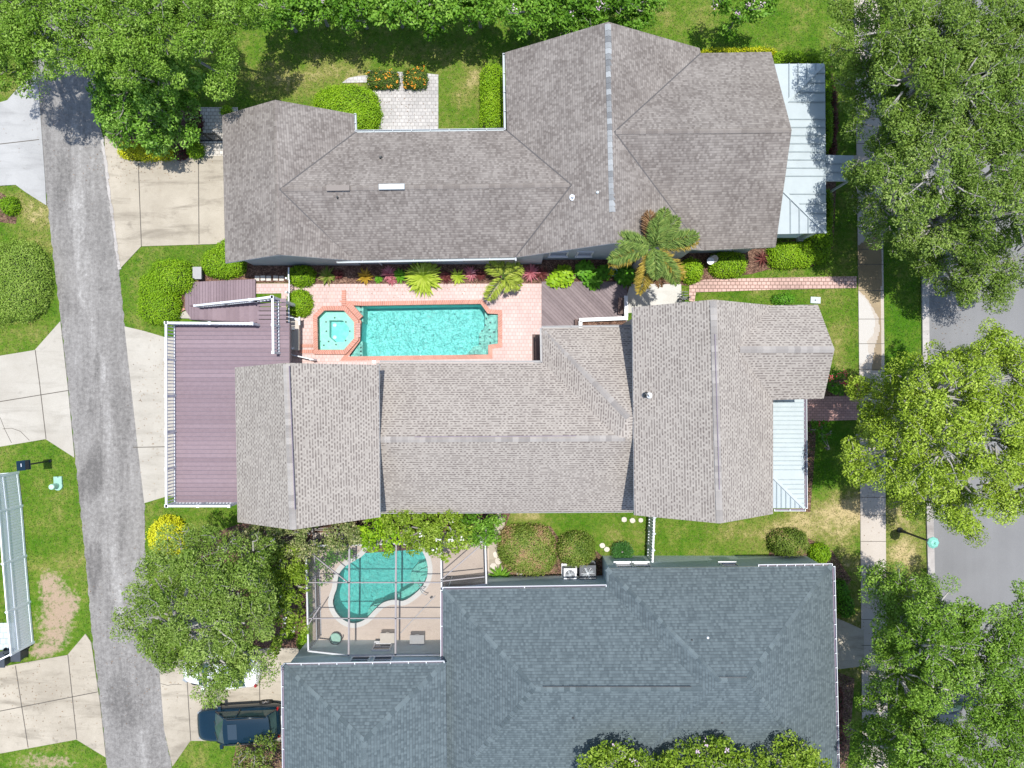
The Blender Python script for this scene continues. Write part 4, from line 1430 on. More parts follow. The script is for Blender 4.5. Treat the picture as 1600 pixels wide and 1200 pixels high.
# front porch of standing-seam metal
m = MB()
zi = 3.62
fp = [[(1289, 99, 2.8), (1291, 364, 2.8), (1214, 288, zi), (1214, 174, zi)], [(1205, 100, 2.8), (1289, 99, 2.8), (1214, 174, zi), (1205, 174, zi)],
      [(1291, 364, 2.8), (1205, 366, 2.8), (1205, 288, zi), (1214, 288, zi)]]
roof_mesh(m, fp, 0.07, 0, 1)
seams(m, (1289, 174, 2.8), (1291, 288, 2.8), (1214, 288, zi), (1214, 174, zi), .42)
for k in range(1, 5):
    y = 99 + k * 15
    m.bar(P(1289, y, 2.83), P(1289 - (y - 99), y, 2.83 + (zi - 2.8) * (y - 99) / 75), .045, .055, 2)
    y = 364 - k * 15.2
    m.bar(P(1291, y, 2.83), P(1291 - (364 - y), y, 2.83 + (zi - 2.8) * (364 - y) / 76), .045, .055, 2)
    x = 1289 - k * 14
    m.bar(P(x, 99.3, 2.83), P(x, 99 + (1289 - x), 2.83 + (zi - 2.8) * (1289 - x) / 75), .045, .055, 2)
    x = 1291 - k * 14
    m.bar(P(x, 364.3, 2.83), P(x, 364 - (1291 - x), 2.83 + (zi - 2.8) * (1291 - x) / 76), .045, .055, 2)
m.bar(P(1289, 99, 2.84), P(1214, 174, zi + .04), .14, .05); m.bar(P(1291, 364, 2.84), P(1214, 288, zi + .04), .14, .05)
pr = m.build('porch_roof', [M['metal_blue'], M['trim'], M['seam_shade_blue']], h1)
m = MB()
m.box(((wx(1214, 2.6) + wx(1262, 2.6)) / 2, wy(363, 2.75) + .12, 1.9), (wx(1262, 2.6) - wx(1214, 2.6), .12, 1.55))
for k in range(9): m.box(((wx(1214, 2.6) + wx(1262, 2.6)) / 2, wy(363, 2.75) + .05, 1.25 + k * .16), (wx(1262, 2.6) - wx(1214, 2.6) - .1, .05, .06))
m.build('porch_louvre', M['wall_blue'], h1)
for y in (102, 190, 275, 361):
    m = MB(); c = P(1286, y, 2.7)
    m.box((c.x - .2, c.y + (.1 if y > 300 else -.1), 1.35), (.2, .2, 2.7)); m.box((c.x - .2, c.y + (.1 if y > 300 else -.1), .15), (.3, .3, .3))
    m.build('porch_post', M['white'], h1)
m = MB()
roof_mesh(m, [[(1290, 242, 2.62), (1334, 243, 2.5), (1333, 283, 2.5), (1290, 283, 2.62)]], .1, 0, 1)
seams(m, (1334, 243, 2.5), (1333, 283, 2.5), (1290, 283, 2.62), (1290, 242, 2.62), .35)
m.build('entry_canopy', [M['metal_blue'], M['trim'], M['seam_shade_blue']], h1)
for y in (245, 280):
    m = MB(); c = P(1330, y, 2.45); m.box((c.x, c.y, 1.22), (.1, .1, 2.45)); m.build('canopy_post', M['white'], h1)

# ---- taupe-roofed house in the middle
e6, em = 6.0, 3.2
h2 = thing('house', P(790, 690), 'house under freshly speckled taupe shingles with two tall gabled ends and a lower middle wing', 'house')
m = MB()
roof_mesh(m, [[(367, 574, e6), (371, 816, e6), (457, 828, 8.6), (447, 567, 8.6)], [(447, 567, 8.6), (457, 828, 8.6), (594, 808, e6), (592, 570, e6)]])
roof_mesh(m, [[(988, 480, e6), (991, 805, e6), (1125, 818, 8.35), (1115, 468, 8.35)],
              [(1115, 468, 8.35), (1125, 818, 8.35), (1208, 803, e6), (1208, 625, e6), (1152, 546, 7.5), (1206, 477, e6)],
              [(1152, 546, 7.5), (1304, 546, 7.5), (1278, 476, e6), (1206, 477, e6)],
              [(1152, 546, 7.5), (1208, 625, e6), (1287, 623, e6), (1304, 546, 7.5)]])
r2 = 5.72
roof_mesh(m, [[(588, 687, r2), (588, 801, em), (994, 799, em), (994, 685, r2)],
              [(588, 567, em), (588, 687, r2), (966, 685, r2), (848, 567, em)],
              [(847, 513, em), (848, 567, em), (966, 685, r2), (981, 685, r2 + .02), (981, 652, 5.9)],
              [(847, 513, em), (981, 652, 5.9), (994, 652, 5.9), (994, 511, em)],
              [(981, 652, 5.9), (981, 685, r2 + .02), (994, 685, r2), (994, 652, 5.9)]])
rf = m.build('roof', [M['shingle_taupe'], M['trim']], h2, normals=False)
caps(rf, [((447, 569, 8.6), (457, 826, 8.6)), ((1115, 470, 8.35), (1125, 816, 8.35)), ((594, 687, r2), (976, 685, r2)), ((849, 515, em), (981, 652, 5.9)), ((1156, 546, 7.5), (1302, 546, 7.5))], 'cap_taupe', .30)
for a, b in (((452, 572, 8.66), (461, 796, 8.66)), ((1117, 522, 8.41), (1124, 765, 8.41)), ((648, 682.5, r2 + .06), (900, 681, r2 + .06))):
    m = MB(); m.bar(P(*a), P(*b), .035, .06); m.build('ridge_vent', M['gutter_dark'], rf)
vent(rf, 1010, 617, 6.6, 'dark_metal', .06); vent(rf, 1015, 618, 6.65, 'white', .06)
m = MB()
gable_box(m, wx(369, e6) + ins, wx(593, e6) - ins, wy(812, e6) + ins, wy(572, e6) - ins, 0, e6 - .05, 'y', 8.3)
gable_box(m, wx(990, e6) + ins, wx(1208, e6) - ins, wy(804, e6) + ins, wy(479, e6) - ins, 0, e6 - .05, 'y', 8.0)
gable_box(m, wx(1150, e6), wx(1282, e6) - ins, wy(624, e6) + ins, wy(477, e6) - ins, 0, e6 - .05, 'x', 7.25)
m.box((0, (wy(800, em) + wy(567, em)) / 2, (em - .1) / 2), (wx(980, em) - wx(600, em) + .2, wy(567, em) - wy(800, em) - .7, em - .1))
x0_, x1_ = wx(848, em) + ins, wx(985, em)
m.box(((x0_ + x1_) / 2, (wy(512, em) + wy(600, em)) / 2 - ins / 2, (em - .1) / 2), (x1_ - x0_, wy(512, em) - wy(600, em) - ins, em - .1))
m.build('wall', M['wall_tan'], h2)
gutters(h2, [((847, 513, em), (986, 511, em), (0, 1), 1.4), ((847, 513, em), (848, 566, em), (-1, 0), 1.2), ((594, 567, em), (846, 567, em), (0, 1), 1.5), ((596, 801, em), (988, 799, em), (0, -1), 1.5, .06)], ('gutter_taupe', 'gutter_taupe'))
m = MB()
z1, z0 = 3.65, 2.8
fp = [[(1256, 622, z0), (1257, 794, z0), (1204, 741, z1), (1204, 622, z1)], [(1257, 794, z0), (1204, 794, z0), (1204, 741, z1)]]
roof_mesh(m, fp, .07, 0, 1)
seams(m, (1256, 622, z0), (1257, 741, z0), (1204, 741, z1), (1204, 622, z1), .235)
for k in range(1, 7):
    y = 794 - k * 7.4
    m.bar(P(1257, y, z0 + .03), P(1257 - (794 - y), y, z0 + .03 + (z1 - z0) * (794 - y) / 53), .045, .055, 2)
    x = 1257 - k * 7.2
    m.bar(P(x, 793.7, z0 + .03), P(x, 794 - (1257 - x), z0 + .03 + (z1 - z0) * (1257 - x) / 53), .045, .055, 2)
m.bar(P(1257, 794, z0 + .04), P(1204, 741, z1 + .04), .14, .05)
m.build('porch_roof', [M['metal_white'], M['trim'], M['seam_shade_white']], h2)
gutters(h2, [((1257, 622, z0), (1258, 794, z0), (1, 0), 2), ((1210, 795, z0), (1258, 795, z0), (0, -1), 2)], ('white', 'gutter_dark'))
for y in (626, 680, 735, 789):
    m = MB(); c = P(1251, y, 2.6); m.box((c.x, c.y, 1.35), (.18, .18, 2.7)); m.box((c.x, c.y, .12), (.28, .28, .24)); m.build('porch_post', M['white'], h2)

# ---- slate-blue roofed house at the bottom
e = 3.2
h3 = thing('house', P(1000, 1080), 'broad hip roofed house in mottled slate blue shingles with bracketed white gutters', 'house')
m = MB()
zE, zM, zW, eW = 6.0, 5.65, 5.75, 3.9
roof_mesh(m, [[(948, 889, e), (1125, 1063, zE), (1167, 1063, zE), (1300, 884, e)],
              [(1300, 884, e), (1167, 1063, zE), (1310, 1248, e)],
              [(1310, 1248, e), (1167, 1063, zE), (1125, 1063, zE), (948, 1248, e)],
              [(948, 889, e), (948, 1248, e), (1125, 1063, zE)]])
roof_mesh(m, [[(692, 922, e), (835, 1077, zM), (1106, 1077, zM), (948, 918, e)],
              [(692, 922, e), (692, 1240, e), (835, 1077, zM)],
              [(692, 1240, e), (960, 1240, e), (1106, 1077, zM), (835, 1077, zM)]])
roof_mesh(m, [[(443, 1040, eW), (568, 1158, zW), (696, 1036, eW)],
              [(443, 1040, eW), (447, 1420, eW), (568, 1420, zW), (568, 1158, zW)],
              [(696, 1036, eW), (568, 1158, zW), (568, 1420, zW), (700, 1420, eW)]])
rf = m.build('roof', [M['shingle_slate'], M['trim']], h3, normals=False)
caps(rf, [((948, 889, e), (1125, 1063, zE)), ((1300, 884, e), (1167, 1063, zE)), ((1125, 1063, zE), (1167, 1063, zE)), ((692, 922, e), (835, 1077, zM)), ((835, 1077, zM), (1106, 1077, zM)),
               ((1310, 1248, e), (1167, 1063, zE)), ((692, 1240, e), (835, 1077, zM)), ((443, 1040, eW), (568, 1158, zW)), ((696, 1036, eW), (568, 1158, zW)), ((568, 1158, zW), (568, 1420, zW))], 'cap_slate', .26, .012)
for a, b in (((848, 1073, zM + .07), (1080, 1073, zM + .07)), ((1124, 1058, zE + .07), (1167, 1058, zE + .07))):
    m = MB(); m.bar(P(*a), P(*b), .02, .04); m.build('ridge_vent', M['flashing'], rf)
for x, y, z, mt in ((1080, 999, 4.9, 'dark_metal'), (1105, 995, 4.9, 'white'), (895, 1120, 4.9, 'dark_metal'), (1127, 1127, 4.9, 'dark_metal'), (453, 1184, 3.5, 'dark_metal')):
    vent(rf, x, y, z, mt, .06, .3)
m = MB()
i3 = .18
bx = lambda x0, x1, y0, y1: m.box(((wx(x0, e) + wx(x1, e)) / 2, (wy(y0, e) + wy(y1, e)) / 2, (e - .1) / 2), (wx(x1, e) - wx(x0, e) - 2 * i3, wy(y0, e) - wy(y1, e) - 2 * i3, e - .1))
bx(948, 1304, 886, 1246); bx(692, 1000, 920, 1238)
m.box(((wx(443, eW) + wx(697, eW)) / 2, (wy(1038, eW) + wy(1418, eW)) / 2, (eW - .1) / 2), (wx(697, eW) - wx(443, eW) - .3, wy(1038, eW) - wy(1418, eW) - .3, eW - .1))
m.build('wall', M['wall_blue'], h3)
gutters(h3, [((443, 1040, eW), (694, 1036, eW), (0, 1), .9), ((443, 1040, eW), (446, 1300, eW), (-1, 0), 1.0), ((692, 922, e), (692, 1034, e), (-1, 0), 5),
             ((692, 921, e), (947, 917, e), (0, 1), 20), ((1185, 885.5, e), (1300, 884, e), (0, 1), .45), ((1301, 885, e), (1309, 1246, e), (1, 0), .75)], ('white', 'gutter_dark'))
yw = wy(1038, eW) - .15
for x in (563, 598): window(h3, (wx(x, 2.9), yw, 3.0), .95, .95, (0, 1, 0))
window(h3, (wx(598, 1.0), yw, 1.15), .95, 1.0, (0, 1, 0))
yw = wy(886, e) - i3
for x in (975, 1003, 1140): window(h3, (wx(x, 2.2), yw, 2.3), .85, .95, (0, 1, 0))

# ------------------------------------------------------------------ raised deck with stair and railings
def clip_half(poly, a, b, c):
    out = []
    for i in range(len(poly)):
        p, q = poly[i], poly[(i + 1) % len(poly)]
        dp, dq = a * p[0] + b * p[1] - c, a * q[0] + b * q[1] - c
        if dp <= 0: out.append(p)
        if dp * dq < 0:
            t = dp / (dp - dq)
            out.append((p[0] + (q[0] - p[0]) * t, p[1] + (q[1] - p[1]) * t))
    return out


def boards(mb, outline, z, ang, w=.145, gap=.012, th=.03, skip=0.0):
    """boards laid at an angle, each clipped to the convex outline"""
    ca, sa = math.cos(ang), math.sin(ang)
    pr = [-sa * x + ca * y for x, y in outline]
    k, k1 = min(pr), max(pr)
    cx = sum(p[0] for p in outline) / len(outline); cy = sum(p[1] for p in outline) / len(outline)
    while k < k1:
        po = clip_half(clip_half(list(outline), -sa, ca, k + w), sa, -ca, -k)
        if len(po) > 2:
            n = len(po)
            vs = [(x, y, z) for x, y in po] + [(x, y, z - th) for x, y in po]
            mb.add(vs, [tuple(range(n)), tuple(range(2 * n - 1, n - 1, -1))] + [(i, i + n, (i + 1) % n + n, (i + 1) % n) for i in range(n)], 0, None, random.random())
        k += w + gap


def railing(name, pts, h, parent, balusters=True, post=True, mat='white', posts_at=None):
    """white railing along deck-level points; returns the part"""
    m = MB()
    for a, b in zip(pts, pts[1:]):
        a, b = Vector(a), Vector(b)
        up = Vector((0, 0, 1))
        m.bar(a + up * h, b + up * h, .11, .05); m.bar(a + up * (h - .07), b + up * (h - .07), .05, .07); m.bar(a + up * .1, b + up * .1, .05, .07)
        L = (b - a).length
        n = int(L / .17)
        if balusters:
            for i in range(1, n):
                p = a.lerp(b, i / n)
                m.bar(p + up * .1, p + up * (h - .07), .05)
        k = max(1, round(L / 1.75))
        for i in range(k + 1):
            p = a.lerp(b, i / k)
            m.bar(p - up * .15, p + up * (h + .03), .11); m.box(p + up * (h + .05), (.15, .15, .04))
    return m.build(name, M[mat], parent)


zd = 2.95
dk = thing('raised_deck', P(330, 650), 'mauve composite deck raised on posts beside the tall gable with white railings', 'deck')
m = MB()
ol = [(272, 505.5), (272, 787), (452, 786), (452, 505.5)]
boards(m, pl(ol, zd), zd, 0, .185, .036)
boards(m, pl([(402, 469), (402, 505), (447, 505), (447, 466)], zd), zd, 0, .185, .036)
m.build('decking', M['deck_mauve'], dk, tone=True)
m = MB(); m.slab(pl(ol, zd - .05), zd - .12, zd - .05); m.build('subframe', M['gutter_dark'], dk)
m = MB()
a = pl(ol, zd - .03)
for i in range(4): m.bar((*a[i], zd - .17), (*a[(i + 1) % 4], zd - .17), .05, .26)
m.build('fascia', M['deck_mauve'], dk)
for x, y in ((276, 509), (276, 600), (276, 690), (276, 782), (440, 509), (440, 470)):
    m = MB(); c = P(x, y, zd); m.box((c.x, c.y, zd / 2 - .1), (.16, .16, zd - .2)); m.build('post', M['white'], dk)
r_ = railing('railing', [P(274, 507, zd), P(274.5, 785, zd)], 1.0, dk)
railing('railing', [P(276, 507, zd), P(405, 508, zd)], 1.0, dk)
railing('railing', [P(276, 785.5, zd), P(370, 785.5, zd)], 1.0, dk)
railing('railing', [P(436, 468, zd), P(437, 552, zd)], 1.0, dk)
railing('railing', [P(402, 472, zd), P(435, 467.5, zd)], 1.0, dk)
st = thing('deck_stair', P(350, 492), 'mauve stair climbing to the raised deck with a sloping white handrail', 'stair')
m = MB()
nst = 15
for i in range(nst):
    t = i / nst
    z = .18 + (zd - .3) * t
    xa, xb = wx(299, .2), wx(403, zd)
    x = xa + (xb - xa) * (i + .5) / nst
    y0, y1 = wy(498 + 6 * t, z), wy(479 - 7 * t, z)
    m.box((x, (y0 + y1) / 2, z), ((xb - xa) / nst + .03, y1 - y0, .04), tone=random.random())
m.build('treads', M['deck_mauve'], st, tone=True)
m = MB()
for ya, yb in ((499, 505), (478, 471)):
    m.bar(P(299, ya, .15), P(403, yb, zd - .2), .05, .28)
m.build('stringer', M['deck_mauve'], st)
m = MB()
a, b = P(316, 480.5, .35), P(402, 471.5, zd)
up = Vector((0, 0, 1))
m.bar(a + up * .95, b + up * .98, .11, .05); m.bar(a + up * .12, b + up * .12, .05, .07)
for i in range(1, 26):
    p = a.lerp(b, i / 26); m.bar(p + up * .12, p + up * .93, .03)
for t in (0, .5, 1):
    p = a.lerp(b, t); m.bar(p - up * .3, p + up * 1.0, .11)
m.build('handrail', M['white'], st)
ld = thing('low_deck', P(345, 470), 'low mauve composite platform beside the mulch bed at the foot of the stair', 'deck')
m = MB()
boards(m, pl([(289, 441), (399, 436), (399, 500), (300, 500), (289, 484)], .22), .22, math.radians(90), .145, .012)
m.build('decking', M['deck_mauve'], ld, tone=True)
m = MB(); m.slab(pl([(290, 442), (398.5, 437), (398.5, 499.5), (301, 499.5), (290, 484)], .18), .0, .18); m.build('frame', M['deck_brown'], ld)
HARD.append([(289, 441), (452, 436), (452, 520), (262, 520), (268, 500), (289, 490)])
cp = thing('concrete_step', P(290, 492), 'small pale concrete landing edged with pink brick below the low deck', 'landing')
m = MB(); m.slab(pl([(270, 497), (289, 487), (301, 484), (301, 498)]), 0, .1); m.build('landing', M['concrete_pale'], cp)
m = MB(); band(m, [P(270, 496), P(291, 484)], .12, 0, .13, closed=False); m.build('edge', M['coping'], cp)

# ------------------------------------------------------------------ brown diagonal deck, bench planter
bd = thing('pool_side_deck', P(910, 478), 'brown diagonal board deck between the pool and the palm', 'deck')
m = MB(); boards(m, pl([(846.5, 440), (980, 440), (980, 520), (846.5, 520)], .16), .16, math.radians(-45), .145, .014); m.build('decking', M['deck_brown'], bd, tone=True)
HARD.append([(846, 440), (982, 440), (982, 640), (846, 640)])
pb = thing('bench_planter', P(950, 498), 'low white topped wall and planter in the corner of the diagonal deck', 'planter')
m = MB()
for a, b in (((978, 463), (978.5, 495)), ((980, 497), (906, 500)), ((907, 500), (907, 515))):
    a, b = P(*a, .7), P(*b, .7)
    m.bar(a - Vector((0, 0, .3)), b - Vector((0, 0, .3)), .14, .75)
m.build('wall', M['wall_tan'], pb)
m = MB()
for a, b in (((978, 462), (978.5, 495)), ((981, 497), (905, 500)), ((907, 501.5), (907, 515))): m.bar(P(*a, .8), P(*b, .8), .2, .06)
m.build('wall_cap', M['trim'], pb)
m = MB(); m.slab(pl([(909, 502), (978, 499), (978, 520), (909, 520)], .5), .2, .5); m.build('soil', M['mulch'], pb)
for x, y, w_, l_, lb in ((970, 478, .32, .9, 'dark brown slatted bench against the white capped wall of the deck'), (902, 506, .3, .5, 'small dark brown stool tucked by the roof edge on the deck')):
    b_ = thing('bench', P(x, y), lb, 'bench')
    m = MB()
    for k in range(4): m.box(P(x, y, .5) + Vector(((k - 1.5) * w_ / 4, 0, 0)), (w_ / 4 - .015, l_, .04))
    m.build('seat', M['doormat'], b_)
    for sx in (-1, 1):
        for sy in (-1, 1):
            m = MB(); m.box(P(x, y, .3) + Vector((sx * w_ * .4, sy * l_ * .44, 0)), (.05, .05, .4)); m.build('leg', M['doormat'], b_)
mt = thing('doormat', P(838, 543), 'long dark brown mat on the pink pavers by the middle roof corner', 'mat')
m = MB()
c = P(838, 543, .06)
m.box(c, (.46, 1.5, .02))
for k in range(14): m.box(c + Vector((0, -.7 + k * .108, .013)), (.42, .05, .012))
m.build('mat', M['doormat'], mt)


# ------------------------------------------------------------------ screened pool beside the slate house
ck = thing('kidney_pool', P(585, 915), 'teal free form swimming pool with white coping under the screen enclosure', 'swimming pool')
KW = [(530, 80), (490, 140), (420, 180), (350, 220), (305, 270), (290, 320), (285, 390), (265, 440), (250, 500), (265, 560), (300, 610), (350, 650), (410, 668), (470, 655), (520, 625), (560, 580),
      (600, 540), (640, 505), (700, 485), (750, 482), (790, 495), (840, 475), (900, 430), (950, 380), (980, 330), (995, 270), (990, 200), (970, 140), (940, 90), (860, 60), (700, 45), (590, 50)]


def smooth_loop(p, it=2):
    for _ in range(it):
        q = []
        for i in range(len(p)):
            a, b = p[i], p[(i + 1) % len(p)]
            q += [(a[0] * .75 + b[0] * .25, a[1] * .75 + b[1] * .25), (a[0] * .25 + b[0] * .75, a[1] * .25 + b[1] * .75)]
        p = q
    return p


KW = smooth_loop([(470 + u / 5, 840 + v / 5) for u, v in KW], 1)
kc = np.mean(np.array(KW), axis=0)
KO = [(x + (x - kc[0]) * .03, y + (y - kc[1]) * .03) for x, y in KW]
PAT = [(489, 832), (764, 832), (764, 916), (700, 930), (690, 1030), (489, 1030)]
sheet('pool_patio', PAT, 'patio', 0.05, [KO])
HARD.append(PAT)
m = MB(); band(m, pl(KW), .27, -.2, .085); m.build('coping', M['coping_white'], ck)
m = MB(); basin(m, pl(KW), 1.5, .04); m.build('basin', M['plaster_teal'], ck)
K5 = lambda l: pl([(470 + u / 5, 840 + v / 5) for u, v in l])
m = MB()
m.slab(K5([(510, 628), (515, 580), (545, 545), (600, 528), (618, 530), (575, 575), (540, 615)]), -1.45, -.4)
m.slab(K5([(750, 488), (752, 455), (800, 428), (850, 400), (880, 375), (945, 380), (900, 428), (840, 470), (790, 490)]), -1.45, -.45)
m.slab(K5([(840, 350), (850, 290), (900, 230), (985, 205), (990, 270), (975, 330), (940, 385), (880, 375)]), -1.45, -.75)
m.slab(K5([(880, 345), (890, 300), (930, 265), (992, 250), (990, 290), (972, 330), (945, 375)]), -1.45, -.5)
m.slab(K5([(920, 340), (930, 315), (955, 300), (986, 296), (970, 335), (950, 365)]), -1.45, -.25)
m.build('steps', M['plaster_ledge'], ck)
m = MB(); m.slab(pl(KW), -.065, -.06); m.build('water', M['water_kidney'], ck, normals=False)

cg = thing('pool_enclosure', P(590, 940), 'aluminium framed insect screen enclosure over the teal pool', 'screen enclosure')
zc = 2.55
m = MB()
A = {'nw': (478, 853), 'n1': (546, 850), 'n2': (619, 848), 'n3': (689, 847), 'ne': (758, 846), 'se': (760, 913), 'in': (690, 921), 'sw': (482, 1017), 's1': (545, 1024), 's2': (618, 1024), 's3': (692, 1023)}
B = lambda a, b, w=.06: m.bar(P(*a, zc), P(*b, zc), w, .09)
for a, b in (('nw', 'ne'), ('ne', 'se'), ('se', 'in'), ('in', 's3'), ('s3', 's1'), ('s1', 'sw'), ('sw', 'nw'), ('n3', 'in')): B(A[a], A[b], .08)
fr = m.build('frame', M['cage_paint'], cg)
for a, b in (('n1', 's1'), ('n2', 's2')):
    m = MB(); B(A[a], A[b], .09); m.build('roof_beam', M['bronze'], cg)
for a, b in (((478, 910), (689, 910)), ((481, 966), (690, 966)), ((689, 908), (757, 901)), ((478, 858), (545, 911)), ((756, 848), (689, 906)), ((482, 976), (500, 948))):
    m = MB(); B(a, b, .05); m.build('purlin', M['bronze'], cg)
for k in ('nw', 'n1', 'n2', 'n3', 'ne', 'se', 'sw'):
    c = P(*A[k], zc)
    m = MB(); m.box((c.x, c.y, zc / 2), (.07, .07, zc)); m.build('post', M['cage_paint'], cg)
m = MB()
for y in (910, 966):
    c = P(479 + (y - 853) * .02, y, zc); m.box((c.x, c.y, zc / 2), (.05, .05, zc))
c0, c1 = P(478, 853, zc), P(482, 1017, zc)
m.bar((c0.x, c0.y, 1.0), (c1.x, c1.y, 1.0), .05); m.bar((c0.x, c0.y, .1), (c1.x, c1.y, .1), .05)
m.build('wall_rail', M['cage_paint'], cg)
m = MB()
Q = lambda ks: m.add([P(*A[k], zc - .03) for k in ks], [tuple(range(len(ks)))])
Q(['nw', 'ne', 'se', 'in', 's3', 's1', 'sw'])
m.build('roof_screen', M['screen'], cg, normals=False)
m = MB()
for a, b in (('nw', 'sw'), ('nw', 'ne'), ('ne', 'se'), ('se', 'in')):
    p, q = P(*A[a], zc), P(*A[b], zc)
    m.add([(p.x, p.y, .05), (q.x, q.y, .05), q - Vector((0, 0, .05)), p - Vector((0, 0, .05))], [(0, 1, 2, 3)])
m.build('wall_screen', M['screen_side'], cg, normals=False)
# patio furniture under the screen
for x, y, lb, mt_ in ((607, 993, 'tan boxy storage bench by the wall window under the screen', 'wall_tan'), (653, 996, 'grey covered grill box by the wall under the screen', 'gutter_taupe')):
    c = P(x, y, .4); t = thing('storage_box', P(x, y), lb, 'box')
    m = MB(); m.box(c, (.75, .5, .7)); m.build('body', M[mt_], t)
    m = MB(); m.box(c + Vector((0, 0, .38)), (.8, .55, .06)); m.box(c + Vector((0, .28, .3)), (.2, .03, .04)); m.build('lid', M[mt_], t)
ch = thing('patio_chair', P(524, 998), 'dark round backed chair at the patio wall under the screen', 'chair')
m = MB(); m.lathe(P(524, 998, .42), [(.3, 0), (.33, .03), (.3, .06)], 16); m.build('seat', M['utility_green'], ch)
m = MB(); m.tube([P(524, 998, .75) + Vector((.33 * math.cos(t), .33 * math.sin(t) , 0)) for t in np.linspace(math.pi * .95, math.pi * 2.05, 10)], .03, 6); m.build('backrest', M['dark_metal'], ch)
for k in range(4):
    m = MB(); c = P(524, 998); t = k * math.pi / 2 + .78; m.tube([c + Vector((.25 * math.cos(t), .25 * math.sin(t), .44)), c + Vector((.3 * math.cos(t), .3 * math.sin(t), .05))], .02, 5); m.build('leg', M['dark_metal'], ch)
t = thing('pool_pole', P(640, 965), 'long thin grey pole lying across the patio beside the teal pool', 'pole')
m = MB(); m.tube([P(626, 989, .09), P(680, 931, .11)], .02, 6); m.build('shaft', M['steel'], t)
m = MB(); m.box(P(674, 933, .1), (.16, .1, .06), .6); m.build('brush', M['dark_metal'], t)
t = thing('handrail', P(662, 912), 'bent steel grab rail at the curved pool steps', 'handrail')
m = MB()
for o in (0, .35):
    a, b = P(655, 908, 0) + Vector((o * .4, -o, 0)), P(666, 916, 0) + Vector((o * .4, -o, 0))
    m.tube([a + Vector((0, 0, -.3)), a + Vector((0, 0, .5)), a.lerp(b, .3) + Vector((0, 0, .75)), b.lerp(a, .2) + Vector((0, 0, .7)), b + Vector((0, 0, .05))], .022, 6)
m.build('rail', M['steel'], t)

